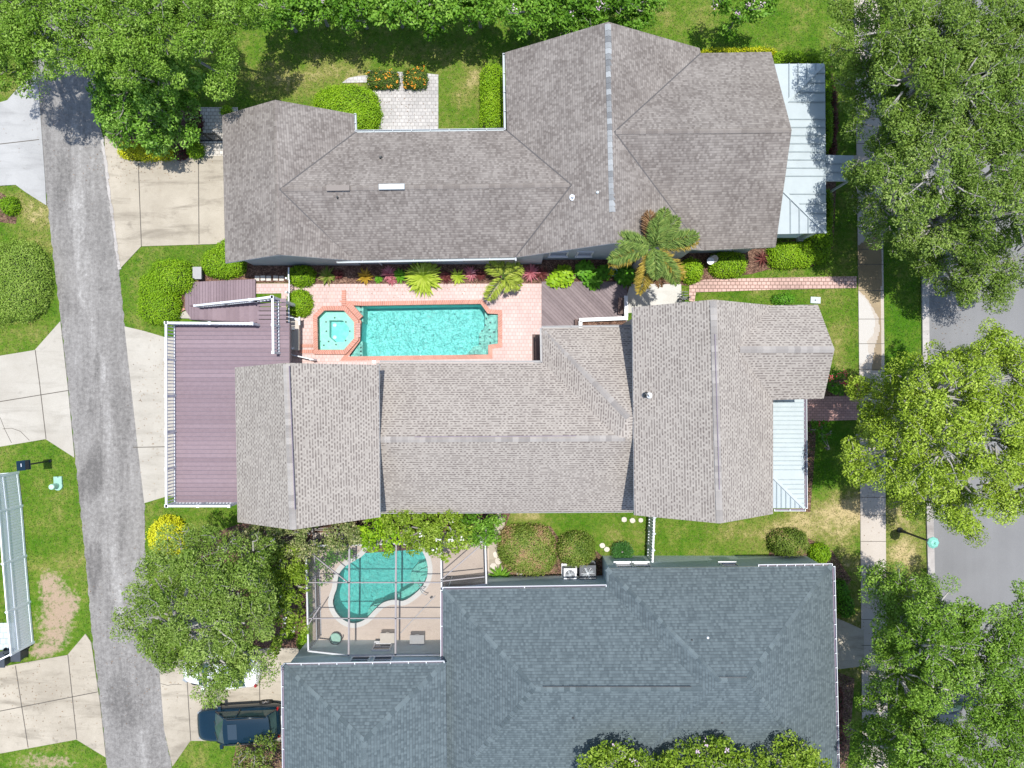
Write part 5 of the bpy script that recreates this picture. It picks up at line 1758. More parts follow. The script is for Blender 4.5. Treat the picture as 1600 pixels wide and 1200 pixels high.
# ------------------------------------------------------------------ cars
def car(name, label, x, y, ang, L, W, HT, paint, suv=True, sunroof=False):
    """nose along local +x; ang = heading of the nose"""
    c0 = P(x, y, 0.045)
    t = thing(name, c0, label, 'car')
    R = Matrix.Translation(c0) @ Matrix.Rotation(ang, 4, 'Z')
    zb = HT * .60
    hb = HT * .57
    # body shell: stations rear to nose (x, half width, deck height)
    if suv:
        stt = [(-.5, .36, .62), (-.485, .43, .85), (-.45, .475, .98), (-.3, .5, 1.0), (-.05, .5, 1.0), (.17, .495, 1.0), (.24, .49, .98), (.36, .475, .92), (.44, .44, .84), (.485, .37, .70), (.5, .30, .5)]
    else:
        stt = [(-.5, .34, .6), (-.485, .42, .88), (-.44, .465, .99), (-.3, .495, 1.03), (-.05, .5, 1.0), (.14, .5, 1.0), (.25, .49, .95), (.37, .465, .87), (.45, .41, .77), (.49, .32, .6), (.5, .26, .45)]
    m = MB()
    vs = []
    prof = [(-.80, .20), (-.97, .34), (-1.0, .60), (-.97, .86), (-.84, .985), (-.45, 1.03), (0, 1.045), (.45, 1.03), (.84, .985), (.97, .86), (1.0, .60), (.97, .34), (.80, .20)]
    for sx, hw, hh in stt:
        for py_, pz in prof:
            vs.append(R @ Vector((sx * L, py_ * hw * W, pz * hh * zb if pz > .5 else pz * zb)))
    k = len(prof)
    fs = []
    for i in range(len(stt) - 1):
        for j in range(k):
            fs.append((i * k + j, i * k + (j + 1) % k, (i + 1) * k + (j + 1) % k, (i + 1) * k + j))
    fs += [tuple(range(k)), tuple(range((len(stt) - 1) * k, len(stt) * k))]
    m.add(vs, fs)
    body = m.build('body', M[paint], t, smooth=True)
    sd = body.modifiers.new('smooth', 'SUBSURF'); sd.levels = 1; sd.render_levels = 2
    # greenhouse
    xr = (-.47, -.40, .08, .235) if suv else (-.36, -.20, .06, .24)
    base, roof = .455 * W, .375 * W
    z0, z1 = zb * .98, HT - .05
    X = [v * L for v in xr]
    g = {k_: R @ Vector(v) for k_, v in dict(rbl=(X[0], base * .9, z0), rbr=(X[0], -base * .9, z0), rtl=(X[1], roof * .95, z1), rtr=(X[1], -roof * .95, z1),
                                           ftl=(X[2], roof, z1), ftr=(X[2], -roof, z1), fbl=(X[3], base * .95, z0), fbr=(X[3], -base * .95, z0), fbm=(X[3] + .12, 0, z0)).items()}
    def pane(nm, ks, sub=None):
        mm = MB(); mm.add([g[q] for q in ks], [tuple(range(len(ks)))]); return mm.build(nm, M['car_glass'], t)
    pane('windscreen', ['ftl', 'ftr', 'fbr', 'fbm', 'fbl'])
    pane('rear_window', ['rtl', 'rbl', 'rbr', 'rtr'])
    pane('side_window', ['rtl', 'ftl', 'fbl', 'rbl']); pane('side_window', ['rtr', 'rbr', 'fbr', 'ftr'])
    m = MB()
    nx = 8
    vs = []
    for i in range(nx + 1):
        u = i / nx
        xx = X[1] - .12 + (X[2] + .06 - X[1] + .12) * u
        hw = roof * (1.03 - .10 * (2 * u - 1) ** 4)
        for j in range(9):
            q = -1 + j / 4
            vs.append(R @ Vector((xx + .05 * (1 - q * q) * (1 if u > .5 else -1), q * hw, z1 + .05 * (1 - q ** 4) * (1 - .6 * (2 * u - 1) ** 4) - .01)))
    fs = [(i * 9 + j, (i + 1) * 9 + j, (i + 1) * 9 + j + 1, i * 9 + j + 1) for i in range(nx) for j in range(8)]
    m.add(vs, fs)
    rp = m.build('roof', M[paint], t, smooth=True)
    ends = [(g[a], g[b]) for a, b in (('ftl', 'fbl'), ('ftr', 'fbr'), ('rtl', 'rbl'), ('rtr', 'rbr'), ('rtl', 'ftl'), ('rtr', 'ftr'))]
    ends += [(R @ Vector((-.05 * L, s * base, z0)), R @ Vector((-.05 * L, s * roof, z1))) for s in (1, -1)]
    for a, b in ends:
        m = MB(); m.tube([a, b], .042, 6); m.build('pillar', M[paint], t, smooth=True)
    if sunroof:
        m = MB(); m.box(None, (.5, .82, .012), M4=R @ Matrix.Translation((X[2] - .42, 0, z1 + .047))); m.build('sunroof', M['glass'], t)
    for s in ((1, -1) if suv else ()):
        m = MB(); m.bar(R @ Vector((X[1] + .1, s * roof * .93, z1 + .06)), R @ Vector((X[2] - .15, s * roof * .93, z1 + .06)), .04, .05); m.build('roof_rail', M['dark_metal'], t)
    for s in (1, -1):
        m = MB(); m.box(None, (.26, .32, .12), M4=R @ Matrix.Translation((.475 * L - .17, s * .33 * W, zb * .64)) @ Matrix.Rotation(-s * .5, 4, 'Z')); m.build('headlight', M['lamp_clear'], t)
        m = MB(); m.box(None, (.12, .24, .16), M4=R @ Matrix.Translation((-.472 * L, s * .38 * W, zb * .78)) @ Matrix.Rotation(s * .5, 4, 'Z')); m.build('tail_light', M['red_lamp'], t)
        m = MB(); m.box(None, (.16, .24, .16), M4=R @ Matrix.Translation((X[3] - .28, s * (base + .17), zb + .06))); m.bar(R @ Vector((X[3] - .26, s * base, zb)), R @ Vector((X[3] - .28, s * (base + .1), zb + .04)), .05); m.build('wing_mirror', M[paint], t)
    for sx in (.31, -.30):
        for s in (1, -1):
            Wm = R @ Matrix.Translation((sx * L, s * (.5 * W - .12), .34)) @ Matrix.Rotation(math.pi / 2, 4, 'X')
            ty = MB()
            n = 22
            pr = [(.20, -.11), (.32, -.11), (.345, -.07), (.345, .07), (.32, .11), (.20, .11)]
            vs = [Wm @ Vector((r * math.cos(2 * math.pi * q / n), r * math.sin(2 * math.pi * q / n), z)) for r, z in pr for q in range(n)]
            ty.add(vs, [(i * n + q, i * n + (q + 1) % n, (i + 1) * n + (q + 1) % n, (i + 1) * n + q) for i in range(5) for q in range(n)])
            w_ = thing('wheel', (0, 0, 0), None, None); w_.parent = t; w_.location = (0, 0, 0)
            ty.build('tyre', M['tyre'], w_, smooth=True)
            rm = MB()
            vs = [Wm @ Vector((r * math.cos(2 * math.pi * q / n), r * math.sin(2 * math.pi * q / n), z)) for r, z in ((.21, -.1), (.21, .09), (.06, .07)) for q in range(n)]
            rm.add(vs, [(i * n + q, i * n + (q + 1) % n, (i + 1) * n + (q + 1) % n, (i + 1) * n + q) for i in range(2) for q in range(n)])
            for q in range(5):
                a_ = q * 2 * math.pi / 5
                rm.bar(Wm @ Vector((0, 0, -s * .09)), Wm @ Vector((.2 * math.cos(a_), .2 * math.sin(a_), -s * .09)), .06, .03)
            rm.build('rim', M['rim'], w_)
    m = MB()
    m.box(None, (.03, .5, .12), M4=R @ Matrix.Translation((-.5 * L - .005, 0, zb * .55))); m.build('number_plate', M['white'], t)
    for yy in (-.35, .25):
        m = MB(); m.bar(R @ Vector((X[3] + .10, yy, z0 + .03)), R @ Vector((X[3] - .12, yy + .45, z0 + .16)), .02); m.build('wiper', M['dark_metal'], t)
    return t


gx = P(364, 1141, 1.5)
car('parked_car', 'dark blue sport utility car with a sunroof parked by the slate roofed house', gx.x / S + 800, 600 - gx.y / S, math.radians(183), 4.72, 1.92, 1.72, 'paint_navy', True, True)
gx = P(338, 1053, 1.1)
car('parked_car', 'white car half hidden below the leafy oak on the driveway', gx.x / S + 800, 600 - gx.y / S, math.radians(177), 4.3, 1.78, 1.45, 'paint_white', False)
gx = P(1482, 1082, 1.0)
car('parked_car', 'dark graphite car parked at the kerb deep under the street trees', gx.x / S + 800, 600 - gx.y / S, math.radians(-89), 4.5, 1.8, 1.45, 'paint_grey', False)

# ------------------------------------------------------------------ fences, gates, posts and small things
fn = thing('vinyl_fence', P(40, 870), 'tall pale blue vinyl fence with lattice panels around the yard beside the alley', 'fence')
HF = 1.85
FP = [(-60, 745), (29, 738), (35, 790), (41, 868), (47, 940), (53, 1003), (4, 1027), (-60, 1034)]
gpt = [P(*p, 0) for p in FP]
m, lt = MB(), MB()
up = Vector((0, 0, 1))
posts = []
for i, (a, b) in enumerate(zip(gpt, gpt[1:])):
    L = (b - a).length
    k = max(1, round(L / 1.9))
    for j in range(k):
        p, q = a.lerp(b, j / k), a.lerp(b, (j + 1) / k)
        posts.append(p)
        d = (q - p).normalized()
        for z, hh in ((.12, .14), (1.25, .1), (HF - .04, .1)): m.bar(p + up * z, q + up * z, .06, hh)
        nb = int((q - p).length / .15)
        for s in range(nb):
            u, v = p.lerp(q, (s + .04) / nb), p.lerp(q, (s + .96) / nb)
            m.bar((u + v) / 2 + up * .15, (u + v) / 2 + up * 1.22, (v - u).length, .03, up=d.cross(up))
        ln = (q - p).length
        for sgn in (1, -1):
            s = -.5
            while s < ln:
                z0_, z1_ = (1.3, HF - .08) if sgn > 0 else (HF - .08, 1.3)
                u0, u1 = s, s + .5
                t0, t1 = max(0, -u0 / .5), min(1, (ln - u0) / .5)
                if t1 > t0: lt.bar(p + d * (u0 + .5 * t0) + up * (z0_ + (z1_ - z0_) * t0) + d.cross(up) * .012 * sgn, p + d * (u0 + .5 * t1) + up * (z0_ + (z1_ - z0_) * t1) + d.cross(up) * .012 * sgn, .035, .012, up=d.cross(up))
                s += .11
m.build('panel', M['bluewhite'], fn); lt.build('lattice', M['bluewhite'], fn)
for p in posts + [gpt[-1]]:
    m = MB(); m.box(p + up * (HF / 2), (.12, .12, HF)); m.lathe(p + up * HF, [(.1, 0), (.1, .04), (.02, .1)], 4); m.build('post', M['bluewhite'], fn)
for x, y, lb in ((17, 1022, 'dark wheeled bin standing outside the corner of the pale vinyl fence'), (39, 1018, 'second dark bin with a brown side tucked against the fence corner')):
    t = thing('wheeled_bin', P(x, y), lb, 'bin'); c = P(x, y, 0)
    k_ = 1.0 if x < 30 else .75
    m = MB(); vs = [c + Vector((sx * (.28 if z < .5 else .33) * k_, sy * (.26 if z < .5 else .34) * k_, z)) for z in (.06, .95 * k_) for sx, sy in ((-1, -1), (1, -1), (1, 1), (-1, 1))]
    m.add(vs, [(3, 2, 1, 0), (0, 1, 5, 4), (1, 2, 6, 5), (2, 3, 7, 6), (3, 0, 4, 7)]); m.build('body', M['black_plastic'], t)
    m = MB(); m.box(c + up * (.98 * k_), (.72 * k_, .74 * k_, .06)); m.box(c + Vector((0, .4 * k_, .94 * k_)), (.5 * k_, .08, .06)); m.build('lid', M['black_plastic'], t)
    if x < 30:
        m = MB(); m.box(c + Vector((-.2, -.22, 1.012)), (.06, .1, .004), .4); m.build('sticker', M['white'], t)
    for s in (-1, 1):
        m = MB(); cc = c + Vector((s * .25, .3, .1)); m.tube([cc - Vector((.03, 0, 0)), cc + Vector((.03, 0, 0))], .1, 12); m.build('wheel', M['tyre'], t)

t = thing('street_lamp', P(1404, 827), 'green capped post lamp leaning out over the kerb strip', 'street lamp')
c = P(1405, 828, 0)
m = MB(); m.lathe(c, [(.16, 0), (.16, .12), (.10, .2), (.085, .6), (.06, .7), (.055, 2.85), (.09, 2.9)], 14); m.build('pole', M['dark_metal'], t)
m = MB(); m.lathe(c + up * 2.85, [(.10, 0), (.17, .05), (.21, .36), (.2, .38)], 8); m.build('lantern', M['lamp_clear'], t)
m = MB(); m.lathe(c + up * 3.2, [(.31, 0), (.30, .04), (.18, .15), (.06, .19), (.03, .26)], 8)
for k in range(8):
    a_ = k * math.pi / 4; m.bar(c + up * 3.23 + Vector((.30 * math.cos(a_), .3 * math.sin(a_), 0)), c + up * 3.4 + Vector((.06 * math.cos(a_), .06 * math.sin(a_), 0)), .025)
m.build('cap', M['patina'], t)

t = thing('post_lantern', P(79, 720), 'square dark box on a black post in the grass beside the alley', 'post')
c = P(79, 720, 0)
m = MB(); m.lathe(c, [(.09, 0), (.09, .1), (.045, .14), (.045, 2.05)], 10); m.build('post', M['dark_metal'], t)
m = MB(); m.box(c + up * 2.2, (.40, .46, .36), .08); m.box(c + up * 2.4, (.46, .52, .05), .08); m.box(c + up * 2.0, (.46, .52, .04), .08); m.build('box', M['paint_navy'], t)
m = MB(); m.box(c + up * 2.428 + Vector((.02, .03, 0)), (.035, .17, .006), .08); m.build('painted_glint', M['white'], t)  # small glint on the box top, painted as a white sliver

t = thing('utility_box', P(91, 752), 'pale green utility pedestal and lid set flush in the lawn', 'utility box')
m = MB(); m.box(P(91, 750, .05), (.46, .40, .12), .04); m.lathe(P(92, 759, 0), [(.26, 0), (.26, .1), (.24, .12)], 18); m.build('base', M['utility_green'], t)
m = MB(); m.lathe(P(91, 758.5, 0), [(.15, .1), (.16, .55), (.14, .62), (.05, .65)], 18); m.build('pedestal', M['utility_light'], t)
m = MB(); m.box(P(90.5, 745.5, .115), (.05, .05, .02)); m.build('bolt', M['dark_metal'], t)

# white fence between the taupe and slate houses
t = thing('picket_fence', P(1014, 850), 'white vinyl fence across the side lawn between two houses', 'fence')
m = MB()
a, b = P(1014, 800, 0), P(1011, 874, 0)
hf = 1.5
m.bar(a + up * hf, b + up * hf, .09, .08); m.bar(a + up * .15, b + up * .15, .06, .12)
n = int((b - a).length / .16)
for i in range(n):
    p = a.lerp(b, (i + .5) / n); m.bar(p + up * .15, p + up * (hf - .04), .145, .035, up=(0, 1, 0))
m.build('panel', M['white'], t)
for k in range(4):
    p = a.lerp(b, k / 3); m = MB(); m.box(p + up * (hf / 2 + .05), (.13, .13, hf + .1)); m.lathe(p + up * (hf + .1), [(.11, 0), (.11, .03), (.02, .1)], 4); m.build('post', M['white'], t)

# white gate and fence at the corner of the pool deck
t = thing('garden_gate', P(452, 450), 'narrow white lattice gate in the white fence beside two round bushes', 'gate')
m = MB()
for y in (437, 458): m.box(P(452, y, .6), (.09, .09, 1.2))
m.bar(P(452, 437, 1.15), P(452, 458, 1.15), .05, .06); m.bar(P(452, 437, .15), P(452, 458, .15), .05, .06)
m.build('frame', M['white'], t)
m = MB()
for k in range(5):
    y0, y1 = 438 + k * 4, 438 + k * 4 + 4
    m.bar(P(452, y0, .18), P(452, y1, 1.12), .03, .015, up=(1, 0, 0)); m.bar(P(451.6, y1, .18), P(451.6, y0, 1.12), .03, .015, up=(1, 0, 0))
m.build('lattice', M['white'], t)
t = thing('pool_fence', P(452, 500), 'thin white picket fence between the raised deck and the pool pavers', 'fence')
m = MB()
for (x0, y0), (x1, y1) in (((451, 418), (451, 437)), ((451, 459), (452, 556))):
    m.bar(P(x0, y0, 1.15), P(x1, y1, 1.15), .07, .05); m.bar(P(x0, y0, .15), P(x1, y1, .15), .05, .05)
    n = int(abs(y1 - y0) * S / .12)
    for i in range(n + 1):
        f = i / n; m.bar(P(x0 + (x1 - x0) * f, y0 + (y1 - y0) * f, .15), P(x0 + (x1 - x0) * f, y0 + (y1 - y0) * f, 1.13), .03)
m.build('panel', M['white'], t)
t = thing('garden_gate', P(470, 562), 'white lattice gate and post at the corner by the brick strips', 'gate')
m = MB()
m.bar(P(450, 553, 1.15), P(490, 562, 1.15), .06, .05); m.bar(P(450, 553, .15), P(490, 562, .15), .05, .05); m.box(P(461, 545, .6), (.1, .1, 1.2)); m.box(P(450, 553, .6), (.1, .1, 1.2)); m.box(P(490, 562, .6), (.1, .1, 1.2))
m.build('frame', M['white'], t)
m = MB()
for k in range(8):
    f0, f1 = k / 8, (k + 1) / 8
    m.bar(P(450 + 40 * f0, 553 + 9 * f0, .18), P(450 + 40 * f1, 553 + 9 * f1, 1.12), .03, .015, up=(0, 1, 0)); m.bar(P(450 + 40 * f1, 553.4 + 9 * f1, .18), P(450 + 40 * f0, 553.4 + 9 * f0, 1.12), .03, .015, up=(0, 1, 0))
m.build('lattice', M['white'], t)
t = thing('pool_equipment', P(460, 522), 'tan equipment cupboard with a white trim beside the picket fence', 'cupboard')
m = MB(); m.box(P(461, 522, .45), (.40, 1.75, .85)); m.build('body', M['wall_tan'], t)
m = MB(); m.box(P(461, 522, .9), (.46, 1.8, .05)); m.build('top', M['wall_tan'], t)
m = MB(); m.bar(P(453, 495, .98), P(468, 501, .98), .08, .08); m.bar(P(468, 495, .98), P(468, 508, .98), .07, .08); m.build('trim', M['white'], t)

# iron gate on the tan path, lattice gate on the brick path
t = thing('iron_gate', P(331, 218), 'black iron gate across the tan paver path beside the driveway', 'gate')
m = MB()
a, b = P(300, 222, 0), P(350, 221, 0)
m.bar(a + up * 1.3, b + up * 1.3, .05); m.bar(a + up * .15, b + up * .15, .05); m.bar(a + up * 1.1, b + up * 1.1, .04)
for i in range(22):
    p = a.lerp(b, i / 21); m.bar(p + up * .1, p + up * (1.38 if i % 7 else 1.5), .025 if i % 7 else .06)
m.build('panel', M['dark_metal'], t)
t = thing('garden_gate', P(1070, 465), 'black and white patterned gate at the end of the brick path by the palm', 'gate')
m = MB()
for x in (1064, 1074): m.box(P(x, 466, .6), (.07, .07, 1.2))
for z in (.15, .62, 1.12): m.bar(P(1064, 466, z), P(1074, 466, z), .04)
for y in range(456, 474, 4):
    m.bar(P(1068, y, .5), P(1068, y + 2, 1.1), .04); m.bar(P(1063, y, .6), P(1075, y, .6), .035)
m.build('frame', M['dark_metal'], t)

# air conditioners
for x, y, lb, mt_, w_ in ((889, 892, 'pale grey air conditioner with a round fan grille, the smaller of two', 'trim', .66), (916, 890, 'large dark green air conditioner with a round fan grille', 'black_plastic', .86)):
    t = thing('air_conditioner', P(x, y), lb, 'air conditioner'); c = P(x, y, 0)
    m = MB(); m.box(c + up * .42, (w_, w_, .72)); m.box(c + up * .79, (w_ + .04, w_ + .04, .05)); m.box(c + up * .04, (w_ + .2, w_ + .2, .08)); m.build('cabinet', M[mt_], t)
    m = MB()
    for r in (.28, .22, .15, .08):
        r *= w_ / .7; m.tube([c + Vector((r * math.cos(q), r * math.sin(q), .84)) for q in np.linspace(0, 2 * math.pi, 20)], .012, 4)
    for k in range(6):
        q = k * math.pi / 3; m.bar(c + up * .84, c + Vector((.3 * w_ / .7 * math.cos(q), .3 * w_ / .7 * math.sin(q), .84)), .014)
    m.build('grille', M['steel'], t)
    m = MB(); m.lathe(c + up * .815, [(.28 * w_ / .7, 0), (.28 * w_ / .7, .006)], 20); m.build('fan_opening', M['dark_metal'], t)
    m = MB()
    for k in range(4):
        q = k * math.pi / 2 + .4; m.bar(c + up * .83, c + Vector((.25 * w_ / .7 * math.cos(q), .25 * w_ / .7 * math.sin(q), .828)), .11, .008)
    m.build('fan_blade', M['lamp_clear'], t)

# stepping stones, wall blocks
stones = [(975, 811.5, .30, 0), (988, 813, .30, .5), (1001, 812.5, .26, 0), (941, 852, .3, .4), (948, 858, .3, .9), (776, 866, .4, .2), (779, 876, .4, .1), (771, 884, .36, .6), (812, 893, .42, .1)]
for i, (x, y, w_, r_) in enumerate(stones):
    m = MB(); q = [P(x, y, 0) + Vector((w_ / 2 * math.cos(a_ + r_) * (1.15 if j % 2 else 1), w_ / 2 * math.sin(a_ + r_), 0)) for j, a_ in enumerate(np.linspace(0, 2 * math.pi, 9)[:-1])]
    m.slab([(p.x, p.y) for p in q], 0, .07)
    tag(m.build('stepping_stone', M['stone'], normals=False), ['round pale stone on the grass by the taupe gable corner', 'pale stone in the middle of three near the white fence', 'roundest pale stone nearest the white fence', 'pale stone beside the cycad', 'tilted pale stone at the cycad edge',
        'pale slab beside the screen enclosure, topmost', 'pale slab beside the screen enclosure, second down', 'pale slab above the ferny plant', 'square white slab between the fern and rusty shrub'][i], 'stone', 'stepping stones')
for i, x in enumerate((402, 411, 420, 431, 440)):
    m = MB(); m.box(P(x, 435 - (i % 2) * .4, .04), (.26, .28, .08), (-.08, .1, .03, -.05, .06)[i])
    tag(m.build('stepping_stone', M['stone']), ['leftmost square stone of the row below the left gable wall', 'second square stone below the left gable wall', 'middle square stone in the row below the gable wall', 'fourth square stone in the row below the gable wall', 'square stone in the row nearest the lattice gate'][i], 'stone', 'square stones in the side bed')
t = thing('block_edging', P(870, 908), 'row of grey and tan blocks edging the bed along the slate house', 'edging')
m = MB()
x = 805
while x < 945:
    w_ = random.uniform(6, 11); m.box(P(x + w_ / 2, 905 + random.uniform(-.5, .5), .1), (w_ * S - .03, .18, .2)); x += w_
m.build('blocks', M['stone'], t)
t = thing('rain_barrel', P(1114, 404), 'round white topped drum between two bushes below the roof edge', 'drum')
m = MB(); m.lathe(P(1110, 408, 0), [(.2, 0), (.24, .3), (.24, .6), (.2, .85), (.18, .86)], 18); m.build('body', M['wall_tan'], t)
m = MB(); m.lathe(P(1110, 408, .86), [(.2, 0), (.2, .04), (.05, .06)], 18); m.build('lid', M['white'], t)
t = thing('flower_pot', P(956, 424), 'teal pot holding orange and yellow flowers beside the diagonal deck', 'pot')
m = MB(); m.lathe(P(956, 426, 0), [(.16, 0), (.26, .35), (.27, .4), (.22, .4), (.2, .33)], 16); m.build('pot', M['terracotta'], t)
fp = np.array(P(956, 426, .5)) + rng.normal(0, .09, (90, 3))
leaf_object('flowers', fp, rng.normal(0, .4, (90, 3)) + np.array([0, 0, 1.]), .1, .08, rng.uniform(0, 1, 90), M['gold'], t)
t = thing('meter_box', P(309, 426), 'grey metal utility cabinet beside the low deck and the kidney bush', 'cabinet')
m = MB(); m.box(P(309.5, 427, .3), (.34, .62, .6)); m.build('cabinet', M['gutter_taupe'], t)
m = MB(); m.box(P(309.5, 426.5, .62), (.38, .68, .04)); m.bar(P(296, 431, .2), P(306, 433, .2), .04); m.build('lid', M['gutter_taupe'], t)
t = thing('utility_cover', P(1274, 469), 'pale blue square utility lid set in the lawn by the gable', 'lid')
m = MB(); m.box(P(1274, 469, .04), (.56, .36, .08), -.05); m.build('lid', M['metal_blue'], t)
m = MB(); m.lathe(P(1274, 469, .08), [(.04, 0), (.04, .02)], 10); m.build('bolt', M['dark_metal'], t)


# ------------------------------------------------------------------ trees
GS = 'oaks along the street'
tree('oak_tree', 'grey green street oak at the top, reaching towards the blue metal porch roof', (1405, 150),
     [(1350, 70, 52, 6.4), (1400, 40, 62, 8.6), (1465, 60, 70, 9.0), (1540, 40, 70, 8.8), (1600, 80, 70, 8.4), (1430, 125, 68, 8.8), (1500, 140, 72, 9.2), (1358, 135, 44, 5.4), (1570, 150, 68, 8.8), (1385, 190, 48, 6.2), (1450, 200, 58, 8.4), (1330, 25, 30, 5.8), (1430, -10, 60, 8.0), (1520, -20, 60, 8), (1545, 100, 50, 8.4), (1480, 85, 44, 8.2), (1540, 195, 56, 8.6), (1595, 140, 50, 8.2), (1600, 20, 50, 8.2), (1420, 210, 40, 6.8)],
     'oak', GS, leaf=(.115, .052), dens=720, trunk_r=.28, bark='bark_pale', twigs=.6)
tree('oak_tree', 'grey green street oak with bare twigs, reaching over the kerb below the topmost one', (1420, 360),
     [(1365, 255, 42, 5.4), (1345, 300, 26, 3.4), (1410, 285, 62, 8.0), (1475, 270, 66, 8.8), (1545, 255, 66, 8.8), (1600, 230, 60, 8.4), (1400, 345, 50, 5.4), (1470, 350, 62, 6.2), (1530, 345, 62, 6.8), (1590, 330, 64, 8.6), (1480, 415, 48, 4.2), (1535, 425, 48, 4.4), (1590, 405, 52, 5.0), (1440, 395, 34, 4.2), (1500, 455, 24, 3.6), (1560, 462, 20, 3.8), (1640, 300, 70, 8.4)],
     'oak', GS, leaf=(.115, .052), dens=720, trunk_r=.28, bark='bark_pale', twigs=.7)
tree('oak_tree', 'lime green street oak in the middle, hanging over sidewalk and road', (1420, 680),
     [(1355, 625, 40, 4.6), (1340, 680, 28, 6.0), (1365, 715, 44, 6.6), (1410, 640, 62, 5.8), (1470, 620, 66, 8.8), (1540, 590, 62, 8.6), (1600, 600, 60, 8.4), (1415, 715, 58, 7.6), (1480, 700, 66, 8.8), (1550, 680, 66, 8.8), (1605, 690, 60, 8.4), (1460, 775, 52, 5.4), (1520, 770, 58, 8.0), (1585, 765, 54, 7.8), (1510, 815, 24, 6.6), (1475, 575, 40, 5.2), (1430, 775, 30, 4.0), (1550, 545, 34, 7.0), (1660, 650, 60, 8.2), (1420, 590, 34, 6.8)],
     'oak_lime', GS, leaf=(.115, .052), dens=720, trunk_r=.26, bark='bark_pale', twigs=.65, tone_mid=.45)
tree('oak_tree', 'green street oak at the lower edge of the street beside the slate roofed house', (1425, 1010),
     [(1385, 925, 40, 4.0), (1430, 930, 48, 5.2), (1470, 955, 50, 7.6), (1405, 985, 46, 4.2), (1455, 1010, 54, 8.0), (1380, 1035, 38, 3.2), (1500, 985, 36, 7.0), (1410, 1050, 50, 5.2), (1460, 1075, 30, 7.8), (1370, 895, 22, 3.6)],
     'oak_green', GS, leaf=(.115, .052), dens=720, trunk_r=.24, bark='bark_pale', twigs=.6, tone_mid=.46)
tree('oak_tree', 'bushy green street oak in the bottom corner over a parked car', (1545, 1090),
     [(1540, 1000, 52, 7.6), (1590, 970, 50, 7.6), (1600, 1040, 54, 8.2), (1545, 1060, 46, 8.2), (1590, 1110, 58, 8.4), (1550, 1145, 46, 8.2), (1600, 1180, 60, 8.2), (1655, 1060, 60, 8), (1520, 1010, 30, 7.2), (1540, 1215, 50, 7.8), (1505, 1045, 34, 7.0), (1500, 1130, 30, 6.6), (1560, 1110, 40, 8.0)],
     'oak_green', GS, leaf=(.115, .052), dens=720, trunk_r=.24, bark='bark_pale', twigs=.6, tone_mid=.42)
tree('oak_tree', 'green street oak at the bottom edge between the slate roofed house and the kerb', (1425, 1170),
     [(1385, 1110, 40, 4.2), (1365, 1160, 34, 3.8), (1420, 1150, 50, 5.6), (1450, 1180, 50, 7.8), (1395, 1205, 50, 5.0), (1455, 1230, 56, 7.8), (1345, 1195, 24, 3.6), (1500, 1190, 36, 7.6)],
     'oak_green', GS, leaf=(.115, .052), dens=720, trunk_r=.22, bark='bark_pale', twigs=.6, tone_mid=.44)

GA = 'trees over the head of the alley'
tree('shade_tree', 'green oak at the top corner hanging over the mouth of the alley', (60, 30),
     [(20, 20, 60, 7.0), (70, 30, 62, 7.8), (125, 20, 56, 7.8), (20, 80, 44, 6.4), (60, 75, 34, 6.8), (45, 130, 16, 5.6), (110, 70, 34, 7.2), (-30, 40, 60, 7), (60, -30, 60, 7.6), (8, 110, 26, 6.0)],
     'oak_green', GA, leaf=(.115, .052), dens=720, trunk_r=.26, twigs=.35, tone_mid=.44)
tree('shade_tree', 'dark green oak behind the elm beside the wide shaded lawn', (245, 70),
     [(180, 30, 54, 7.6), (240, 20, 56, 8.0), (300, 30, 54, 7.8), (350, 25, 44, 7.0), (330, 80, 40, 6.8), (270, 75, 50, 7.6), (205, 80, 50, 7.6), (150, 75, 34, 7.0), (385, 15, 34, 6.2), (345, 115, 24, 6.0), (250, -30, 60, 7.6), (150, -25, 50, 7.6)],
     'oak_green', GA, leaf=(.115, .052), dens=720, trunk_r=.26, twigs=.3, tone_mid=.42)
tree('elm_tree', 'fresh green leafy tree over the golden hedge and the driveway corner', (245, 190),
     [(195, 130, 44, 4.6), (245, 125, 48, 5.0), (290, 130, 26, 2.8), (185, 175, 34, 3.4), (230, 180, 48, 3.4), (275, 180, 30, 2.4), (196, 200, 24, 2.4), (252, 204, 32, 2.3), (280, 205, 20, 2.2), (264, 228, 12, 1.8), (160, 140, 24, 4.4)],
     'elm', GA, leaf=(.17, .07), dens=480, sub=(.3, .55), trunk_r=.2, twigs=.2, tone_mid=.48)
tree('oak_tree', 'spreading oak over the alley edge and the white car, beside a golden bush', (325, 950),
     [(240, 905, 38, 6.2), (285, 860, 36, 6.6), (340, 855, 40, 6.6), (390, 870, 34, 6.2), (205, 955, 22, 5.4), (255, 960, 46, 6.8), (310, 915, 48, 7.4), (365, 920, 44, 7.0), (320, 975, 52, 7.4), (265, 1005, 36, 6.2), (380, 975, 38, 6.6), (330, 1030, 40, 6.4), (385, 1025, 32, 6.0), (320, 1080, 24, 5.4), (350, 1078, 18, 5.2), (410, 925, 26, 5.8), (415, 1040, 16, 5.2), (405, 975, 26, 5.4), (350, 1045, 30, 5.6), (375, 1050, 18, 5.0), (195, 985, 14, 5.2), (250, 868, 18, 5.8)],
     'oak', None, leaf=(.115, .052), dens=720, trunk_r=.24, bark='bark_pale', twigs=.6, tone_mid=.5)

